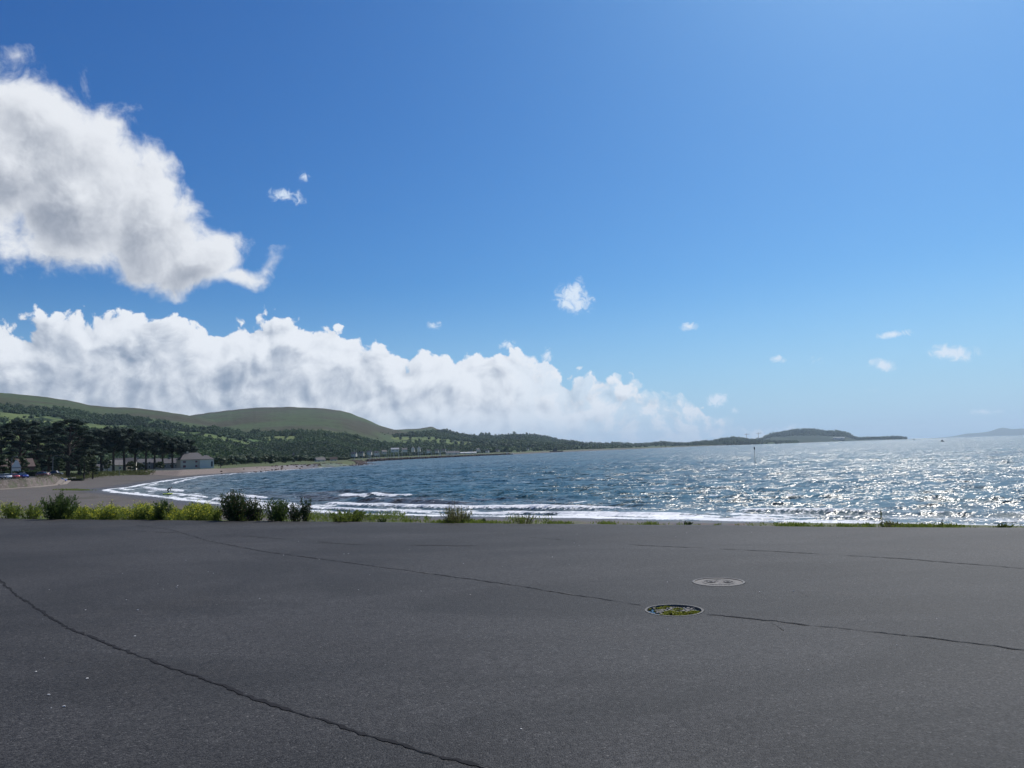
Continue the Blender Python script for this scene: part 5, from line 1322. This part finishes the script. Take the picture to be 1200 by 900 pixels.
# church tower in the trees
g = at_r(344, 545, 800); g.z = -3; ct = empty('church_tower', g, .3, label='slim dark church tower rising out of the trees along the shore', cat='tower')
STN = plain('dark_stone', (.06, .055, .05), .9)
hh_ = at_r(344, 531, 800).z + 3
MB().box((0, 0, hh_ * .42), (2.4, 2.4, hh_ * .84)).build('tower', STN, ct)
MB().add([(-1.4, -1.4, hh_ * .84), (1.4, -1.4, hh_ * .84), (1.4, 1.4, hh_ * .84), (-1.4, 1.4, hh_ * .84), (0, 0, hh_ * 1.08)], [(0, 1, 4), (1, 2, 4), (2, 3, 4), (3, 0, 4), (0, 1, 2, 3)]).build('spire', SLATE, ct)
# two cranes far off beyond the low headland
for i, (px, lab) in enumerate(((875, 'left of two thin cranes on the far low headland'), (889, 'right of two thin cranes on the far low headland, before the dome'))):
    p = at_r(px, 516, 6200); o = empty('crane', p, .4, label=lab, cat='crane'); hh_ = 52 + 8 * i
    MB().tube([(0, 0, -10), (0, 0, hh_)], [2.2, 1.8], 4).build('mast', LPM, o)
    MB().tube([(-18, 0, hh_ * .86), (30, 0, hh_ * .86 + 3)], 1.4, 4).build('jib', LPM, o); MB().tube([(0, 0, hh_), (26, 0, hh_ * .9)], .5, 3).build('stay', LPM, o)
BROAD2 = leafy('shore_leaves', (.03, .055, .02), (.07, .105, .035), trans=.2, scale=.3)
# nearer shore trees, right of the houses
ORD = 'first second third fourth fifth sixth seventh eighth ninth tenth eleventh twelfth thirteenth fourteenth'.split()
k_ = 0
for px, r_, wpx, tp in [(256, 560, 11, 536), (266, 600, 12, 535), (277, 620, 12, 534), (288, 640, 12, 535), (299, 640, 11, 536), (311, 660, 13, 533), (322, 680, 11, 535), (333, 700, 12, 534), (352, 720, 12, 534), (364, 740, 11, 536), (376, 780, 10, 537), (388, 820, 10, 537), (402, 860, 9, 536)]:
    g = ground_at(px, r_); tree('shore_tree', g, top_h(px, tp + rng.uniform(-1, 2), g), wpx * r_ / 900 * 1.3, BROAD2, ORD[k_] + ' bushy green tree of the shore row, counted rightward from the pale house', 'trees along the far shore', bare=.12, clumps=20, per=45, lsz=.9, pad=.7, seed=400 + k_, dome=True); k_ += 1
# dune grass tufts along the top of the beach, and dark seaweed lines on it
dl = resample(plat[4:9], .5); n = len(dl) * 70; i_ = rng.integers(0, len(dl), n); XY = dl[i_] + rng.normal(size=(n, 2)) * [3.0, 3.5] + [-5.0, 5.0]
zz = land_z(XY[:, 0], XY[:, 1])[0]; ok = rng.uniform(size=n) < np.clip((fbm(XY[:, 0] / 5, XY[:, 1] / 5, 3, 88) - .38) * 5, 0, 1); XY = XY[ok]; zz = zz[ok]; n = len(XY)
C = np.column_stack([XY, zz + rng.uniform(.05, .8, n)]); V, Fq = leaves(C, rng.uniform(.4, .9, n), .35, updir=np.repeat([[0, 0, 1.]], n, 0))
o = np_mesh('dune_grass', V, Fq, leafy('dune_grass_blades', (.06, .08, .02), (.13, .14, .04), trans=.25), smooth=False, attrs=dict(rnd=np.repeat(rng.uniform(size=n), 4))); tag(o, 'green and ochre dune grass above the beach', 'grass', kind='stuff')
n = 700; a_ = at_z(75, 571, -4.4); b_ = at_z(98, 571.5, -4.5)
q = rng.uniform(0, 1, n); XY = np.stack([a_.x + (b_.x - a_.x) * q + rng.normal(size=n) * 1.5, a_.y + (b_.y - a_.y) * q + rng.normal(size=n) * 1.5], 1)
C = np.column_stack([XY, land_z(XY[:, 0], XY[:, 1])[0] + .08]); V, Fq = leaves(C, rng.uniform(.2, .5, n), .5)
o = np_mesh('beach_weeds', V, Fq, L_MID, smooth=False, attrs=dict(rnd=np.repeat(rng.uniform(size=n), 4))); tag(o, 'yellow green patch of weeds growing on the shingle beach', 'weeds', kind='stuff')
